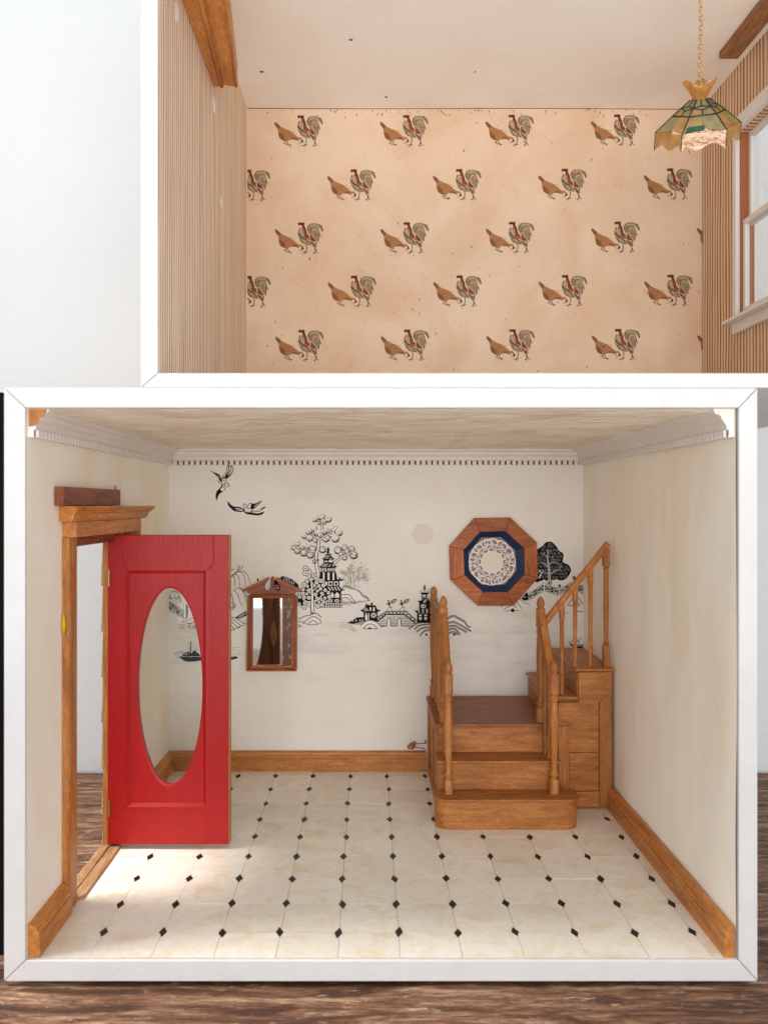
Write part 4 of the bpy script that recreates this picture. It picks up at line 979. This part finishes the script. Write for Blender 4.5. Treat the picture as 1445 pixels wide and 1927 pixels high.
def rz(x): return 4.44+(x-4.25)/(5.82-4.25)*1.96-.07
baluster(4.70, D2(19.60), 2.732, rz(4.70), hE); baluster(5.02, D2(19.60), 3.402, rz(5.02), hE); baluster(5.39, D2(19.60), 3.402, rz(5.39), hE)
z0 = 3.402; t0 = rz(5.76)
o = obj('newel_post', lathe(B(), 5.77, D2(19.60), [(z0, .075, 'q'), (z0+.52, .075, 'q'), (z0+.55, .05), (z0+.59, .08), (z0+.64, .05), (z0+1.4, .065), (t0-.5, .06), (t0-.47, .075), (t0-.44, .055), (t0-.41, .075, 'q'), (t0, .075, 'q')], 12), st_z, stair)

# ------------------------------------------------------------------ mirror
mir = empty('wall_mirror', (-2.68, YB-.02, 2.7)); tag(mir, 'small brown framed mirror with broken pediment on the printed wall', 'mirror')
MD = 22.2
def mp(x, y): v = px(430+x/8.757, 1060+y/8.757, MD); return (v.x, v.z)
ysF, ysB = D2(MD), YB-.004
def mpoly(name, pts, mat, y0=ysF, y1=ysB, bev=.012, par=mir): return obj(name, prism([mp(*p) for p in pts], 'y', y0, y1), mat, par, bevel=bev)
o_ = [(292,1782),(1122,1782),(1140,480),(312,480)]; i_ = [(392,1688),(1030,1680),(1052,575),(405,580)]
mpoly('frame_rail', [o_[0], o_[1], i_[1], i_[0]], mir_x); mpoly('frame_stile', [o_[1], (1128,540), i_[2], i_[1]], mir_z); mpoly('frame_rail', [(318,540), (380,515), (1070,515), (1128,540), i_[2], i_[3]], mir_x); mpoly('frame_stile', [o_[0], i_[0], i_[3], (316,540)], mir_z)
for a, b in (((340,1745),(1080,1745)),((1085,1740),(1095,560)),((345,1740),(358,560)),((360,545),(1085,545))):
    pa_, pb_ = mp(*a), mp(*b); obj('bead', tube(B(), [(pa_[0], ysF, pa_[1]), (pb_[0], ysF, pb_[1])], .028, 8), mir_x if abs(a[1]-b[1]) < 30 else mir_z, mir, smooth=True)
# pediment halves with teardrop notches
mpoly('pediment', [(296,452),(640,290),(612,330),(590,380),(594,430),(620,458),(660,450),(688,420),(700,360),(700,290),(752,290),(752,370),(775,440),(810,462),(842,448),(852,410),(838,360),(795,300),(800,280),(1130,455),(1130,480),(1070,512),(380,512),(312,490)], mir_x, ysF+.03, ysB)
mpoly('cornice', [(225,440),(660,235),(665,262),(640,290),(280,462),(230,462)], mir_x, ysF-.06, ysB)
mpoly('cornice', [(1210,440),(800,238),(778,250),(796,285),(1140,462),(1195,462)], mir_x, ysF-.06, ysB)
c_ = mp(728, 300)
obj('finial', lathe(B(), c_[0], ysF+.06, [(mp(0, 400)[1], .045), (mp(0, 330)[1], .05), (mp(0, 310)[1], .035), (mp(0, 270)[1], .055), (mp(0, 235)[1], .04), (mp(0, 212)[1], .006)], 12), mir_z, mir, smooth=True)
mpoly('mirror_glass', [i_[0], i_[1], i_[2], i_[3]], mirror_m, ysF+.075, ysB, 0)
mpoly('backing_trim', [(384,1700),(1040,1694),(1062,560),(394,565)], plain('mirror_backing', s(60, 36, 22), .8), ysF+.12, ysB-.001, 0)

# ------------------------------------------------------------------ octagonal window
octo = empty('octagonal_window', (3.4, YB-.02, 4.6)); tag(octo, 'octagonal oak window frame with blue inner edge and white lace', 'window')
OD = 22.18
def op(x, y, D=OD): v = px(830+x/7.225, 960+y/7.225, D); return (v.x, v.y, v.z)
oo = [(455,110),(940,100),(1305,440),(1315,930),(985,1302),(495,1302),(130,950),(115,490)]
oi = [(530,295),(875,287),(1128,520),(1138,870),(905,1115),(570,1115),(318,885),(303,545)]
ob = [(555,375),(825,368),(1020,550),(1040,830),(880,1020),(565,1022),(385,835),(380,580)]
mats8 = [oak_x, oak_b, oak_z, oak_a, oak_x, oak_b, oak_z, oak_a]
def shrink(pts):
    cx_ = sum(p[0] for p in pts)/4; cy_ = sum(p[1] for p in pts)/4
    return [(cx_+(x-cx_)*.995, cy_+(y-cy_)*.995) for x, y in pts]
for k in range(8):
    q = shrink([oo[k], oo[(k+1) % 8], oi[(k+1) % 8], oi[k]])
    A = [op(*p) for p in q]; A = [(A[0][0], A[0][1]+.03, A[0][2]), (A[1][0], A[1][1]+.03, A[1][2]), A[2], A[3]]
    obj('frame_segment', loft(B(), A, [(a[0], YB-.004, a[2]) for a in A]), mats8[k], octo, bevel=.01)
blue = N('dark_blue_paint'); bn = blue.noise(blue.coord(), 5, 4); blue.base(blue.mix(bn, s(14, 32, 62), s(24, 48, 84)), .4, .4)
for k in range(8):
    a, b, c2, d2 = oi[k], oi[(k+1) % 8], ob[(k+1) % 8], ob[k]
    A = [op(*a), op(*b), op(*c2), op(*d2)]
    F = [(A[0][0], OD-DC+.05, A[0][2]), (A[1][0], OD-DC+.05, A[1][2]), (A[2][0], OD-DC+.15, A[2][2]), (A[3][0], OD-DC+.15, A[3][2])]
    obj('inner_edge', loft(B(), F, [(f[0], YB-.006, f[2]) for f in F]), blue.m, octo)
LD = YB-.03
bk = [(op(*p)[0], op(*p)[2]) for p in [(690+(x-690)*1.03, 700+(y-700)*1.03) for x, y in ob]]
obj('backing', prism(bk, 'y', LD, YB-.003), plain('grey_lilac_backing', s(146, 128, 124), .8), octo)
lace = Print('lace', [plain('lace_white', s(238, 230, 222), .8, .2), plain('lace_centre', s(228, 217, 202), .8, .2)], LD+DC, octo, (830, 960), 7.225)
lx, ly = 690, 708
lace.disc(lx, ly, 142, 1, 40); lace.ring(lx, ly, 146, 2.0, 0, 40)
def pol(r, a): return (lx+r*math.cos(R(a))*1.0, ly+r*math.sin(R(a))*(1.0 if math.sin(R(a)) > 0 else 1.02))
def swirl(r, a, size, turn, w):
    pts = []
    for q in range(9):
        th = a+turn*q*34; rad = size*(1-q/10)
        pts.append((pol(r, a)[0]+rad*math.cos(R(th)), pol(r, a)[1]+rad*math.sin(R(th))))
    lace.line(pts, w)
for k in range(12):
    a = k*30+rr.uniform(-5, 5)
    lace.line([pol(148, a-12), pol(185, a-9), pol(215, a+3), pol(238, a+16)], 1.9); lace.line([pol(148, a+13), pol(178, a+14), pol(205, a+5)], 1.7)
    lace.line([pol(170, a-14), pol(200, a-17), pol(232, a-9)], 1.4); lace.disc(*pol(184, a+2), 10)
for k in range(13):
    a = k*360/13+rr.uniform(-6, 6); swirl(264, a, rr.uniform(28, 40), rr.choice((-1, 1)), 1.9)
    lace.line([pol(226, a+9), pol(262, a+15), pol(300, a+8)], 1.7); lace.line([pol(232, a-9), pol(270, a-16), pol(306, a-10)], 1.4)
    lace.disc(*pol(286, a+14), 11); lace.line([pol(300, a-14), pol(316, a), pol(300, a+14)], 1.8)
lace.line([pol(232+7*math.sin(k*.9), k*6) for k in range(61)], 1.5); lace.line([pol(306+7*math.sin(k*1.3), k*6) for k in range(61)], 1.9)
lace.build()

# ------------------------------------------------------------------ pendant lamp
LDp = 17.0
lamp = empty('pendant_lamp', px(1317, 285, LDp)); tag(lamp, 'small green and amber stained glass lamp hanging on a thin chain', 'lamp')
lc = px(1317, 0, LDp); lx0, ly0 = lc.x, lc.y
def lz(y): return px(0, y, LDp).z
amber = stained('amber_glass', s(246, 198, 122), .4); olive = stained('olive_glass', s(224, 214, 150), .55); sage = stained('sage_glass', s(216, 218, 178), .55); green = stained('green_glass', s(60, 150, 100), .25); honey = stained('honey_glass', s(240, 206, 140), .45)
lead = plain('dark_leading', s(36, 44, 38), .45, .5); gold = plain('pale_gold', s(224, 186, 130), .3, .5, .8)
def hexp(r, z, k, off=-14): a = R(60*k+off); return Vector((lx0+r*math.cos(a), ly0+r*math.sin(a), z))
PV = Vector((lx0, ly0, lz(166)))                      # the shade hangs tilted on its hook
lev = [(.17, PV.z-.20), (.50, PV.z-.46), (.82, PV.z-.74), (.83, PV.z-1.06)]
cen = Vector((lx0, ly0, PV.z-1.0)); todo = []; lead_b = B()
def thick(pts): return loft(B(), pts, [p+(cen-p).normalized()*.02 for p in pts])
def pane(name, q, m, g=.985):
    cc = sum(q, Vector())/len(q); todo.append((name, thick([cc+(p-cc)*g for p in q]), m))
for k in range(6):
    (ra, za), (rb, zb), (rc, zc_), (rd, zd) = lev
    A, Bq, Cq, Dq, Eq, Fq, Gq, Hq = hexp(ra, za, k), hexp(ra, za, k+1), hexp(rb, zb, k+1), hexp(rb, zb, k), hexp(rc, zc_, k+1), hexp(rc, zc_, k), hexp(rd, zd, k+1), hexp(rd, zd, k)
    mt, mb = A.lerp(Bq, .5), Dq.lerp(Cq, .5); l1, r1_ = A.lerp(Dq, .5), Bq.lerp(Cq, .5); d0, d1 = mt.lerp(mb, .38), mt.lerp(mb, .66)
    pane('glass_pane', [A, mt, d0, l1], sage); pane('glass_pane', [mt, Bq, r1_, d0], olive); pane('glass_pane', [l1, d0, r1_, d1], sage)
    pane('glass_pane', [l1, d1, mb, Dq], honey); pane('glass_pane', [d1, r1_, Cq, mb], (sage, olive)[k % 2])
    for a, b in ((mt, d0), (d0, l1), (d0, r1_), (d1, l1), (d1, r1_), (d1, mb)): tube(lead_b, [a, b], .012, 6)
    tube(lead_b, [A, Dq], .016, 6); tube(lead_b, [Dq, Cq], .016, 6); tube(lead_b, [Dq, Fq], .014, 6)
    w = [Dq.lerp(Cq, u/4) for u in range(5)]; v_ = [Fq.lerp(Eq, u/4) for u in range(5)]
    pane('glass_pane', [w[0], w[2], v_[2].lerp(w[2], .25), v_[1].lerp(w[1], .1), v_[0]], (sage, olive, honey)[k % 3]); pane('glass_pane', [w[2], w[4], v_[4], v_[3].lerp(w[3], .1), v_[2].lerp(w[2], .25)], (honey, sage, olive)[k % 3])
    if k in (2, 4):
        x0, x1 = (.06, .5) if k != 3 else (.5, .9)
        q = [Fq.lerp(Dq, .38).lerp(Eq.lerp(Cq, .38), x0), Fq.lerp(Dq, .42).lerp(Eq.lerp(Cq, .42), x1), Fq.lerp(Dq, .12).lerp(Eq.lerp(Cq, .12), x1), Fq.lerp(Dq, .05).lerp(Eq.lerp(Cq, .05), x0)]
        o_n = (sum(q, Vector())/4-cen).normalized()*.015; q = [p+o_n for p in q]; pane('glass_leaf', q, green)
        tube(lead_b, [q[1], q[2], q[3]], .009, 6)
    n = 12; top = [Fq.lerp(Eq, u/n) for u in range(n+1)]; bot = []
    for u in range(n+1):
        t_ = u/n; b = Hq.lerp(Gq, t_); b.z += (.055*math.sin(t_*math.pi*3+k*1.9)+.05 if 0 < u < n else -.03); bot.append(b)
    poly = top+bot[::-1]; todo.append(('skirt_pane', loft(B(), poly, [p+(Vector((lx0, ly0, p.z))-p).normalized()*.02 for p in poly]), (honey, amber, honey)[k % 3])); tube(lead_b, [Fq, Hq], .008, 6)
shade = obj('shade_leading', lead_b, lead, lamp, smooth=True, loc=PV)
for nm, bm_, m_ in todo: obj(nm, bm_, m_, shade, loc=PV)
cb = B(); rs = []
for r_, z_, wv in ((.13, PV.z-.21, 0), (.15, PV.z-.15, .05), (.19, PV.z-.06, .10), (.26, PV.z+.05, .16), (.29, PV.z+.11, .18)):
    rs.append([(lx0+r_*(1+wv*math.cos(5*a))*math.cos(a), ly0+r_*(1+wv*math.cos(5*a))*math.sin(a), z_+(.05*math.cos(5*a+.8) if wv > .1 else 0)) for a in [2*math.pi*i/40 for i in range(40)]])
rin = [[(lx0+(x-lx0)*.88, ly0+(y-ly0)*.88, z) for x, y, z in r] for r in rs[::-1]]
rings(cb, rs+rin, False); obj('cap', cb, amber, shade, smooth=True, loc=PV); shade.rotation_euler = (R(30), R(-9), 0); shade.scale = (1.06, 1.06, 1.03)
ch = None; zc = lz(157); i = 0
chain = obj('chain_ring', tube(B(), [(lx0+.03*math.cos(a), ly0, zc-.05+.03*math.sin(a)) for a in [2*math.pi*k/12 for k in range(12)]], .01, 6, True), gold, lamp)
while zc < UC-.12:
    if ch is None:
        o = obj('chain_link', tube(B(), [(lx0+.034*math.cos(a), ly0, zc+.062*math.sin(a)) for a in [2*math.pi*k/14 for k in range(14)]], .0115, 6, True), gold, chain, smooth=True, loc=(lx0, ly0, zc)); ch = o.data
    else:
        o = bpy.data.objects.new('chain_link', ch); COL.objects.link(o); o.parent = chain; o.location = Vector((lx0-.012*math.sin(i*.35), ly0, zc))-wloc(chain)
    o.rotation_euler.z = R(40 if i % 2 else -40)+random.uniform(-.2, .2); zc += .098; i += 1
obj('ceiling_hook', lathe(B(), lx0, ly0, [(UC-.06, .03), (UC-.04, .09), (UC-.001, .1)], 14), gold, lamp)

# ------------------------------------------------------------------ key lying on the baseboard
brz = plain('old_bronze', s(74, 44, 28), .35, .5, .85); cop = plain('worn_copper', s(150, 86, 52), .3, .5, .85)
KD = 22.25
def kp(x, y): return px(755+x/24.08, 1385+y/24.08, KD)
key = empty('key', kp(430, 605)); tag(key, 'tiny bronze keys resting on the baseboard beside the staircase', 'key')
c_ = kp(590, 355)
obj('bow', tube(B(), [c_+Vector((.030*math.cos(a), .012*math.sin(a), .050*math.sin(a))) for a in [2*math.pi*k/16 for k in range(16)]], .014, 8, True), brz, key, smooth=True)
obj('shank', tube(B(), [kp(655, 355), kp(880, 340), kp(1150, 325)], .0095, 8), brz, key, smooth=True)
obj('bit', BX(kp(1070, 0).x, kp(1125, 0).x, kp(0, 0).y-.01, kp(0, 0).y+.01, kp(0, 325).z, kp(0, 200).z), brz, key, bevel=.004)
hp = [(250,480),(330,400),(430,305),(520,300),(560,340),(560,430),(600,480),(560,590),(430,605),(330,590)]
fob = obj('fob', prism([(kp(*p).x, kp(*p).z) for p in hp], 'y', kp(0, 0).y-.035, kp(0, 0).y+.02), cop, key, bevel=.015)
obj('fob_slot', prism([(kp(*p).x, kp(*p).z) for p in [(380,545),(430,460),(445,475),(400,560)]], 'y', kp(0, 0).y-.04, kp(0, 0).y-.03), plain('bright_rim', s(230, 200, 170), .3, .5, .6), fob)
obj('shank', tube(B(), [kp(590, 510), kp(1080, 588)], .010, 8), cop, key, smooth=True)
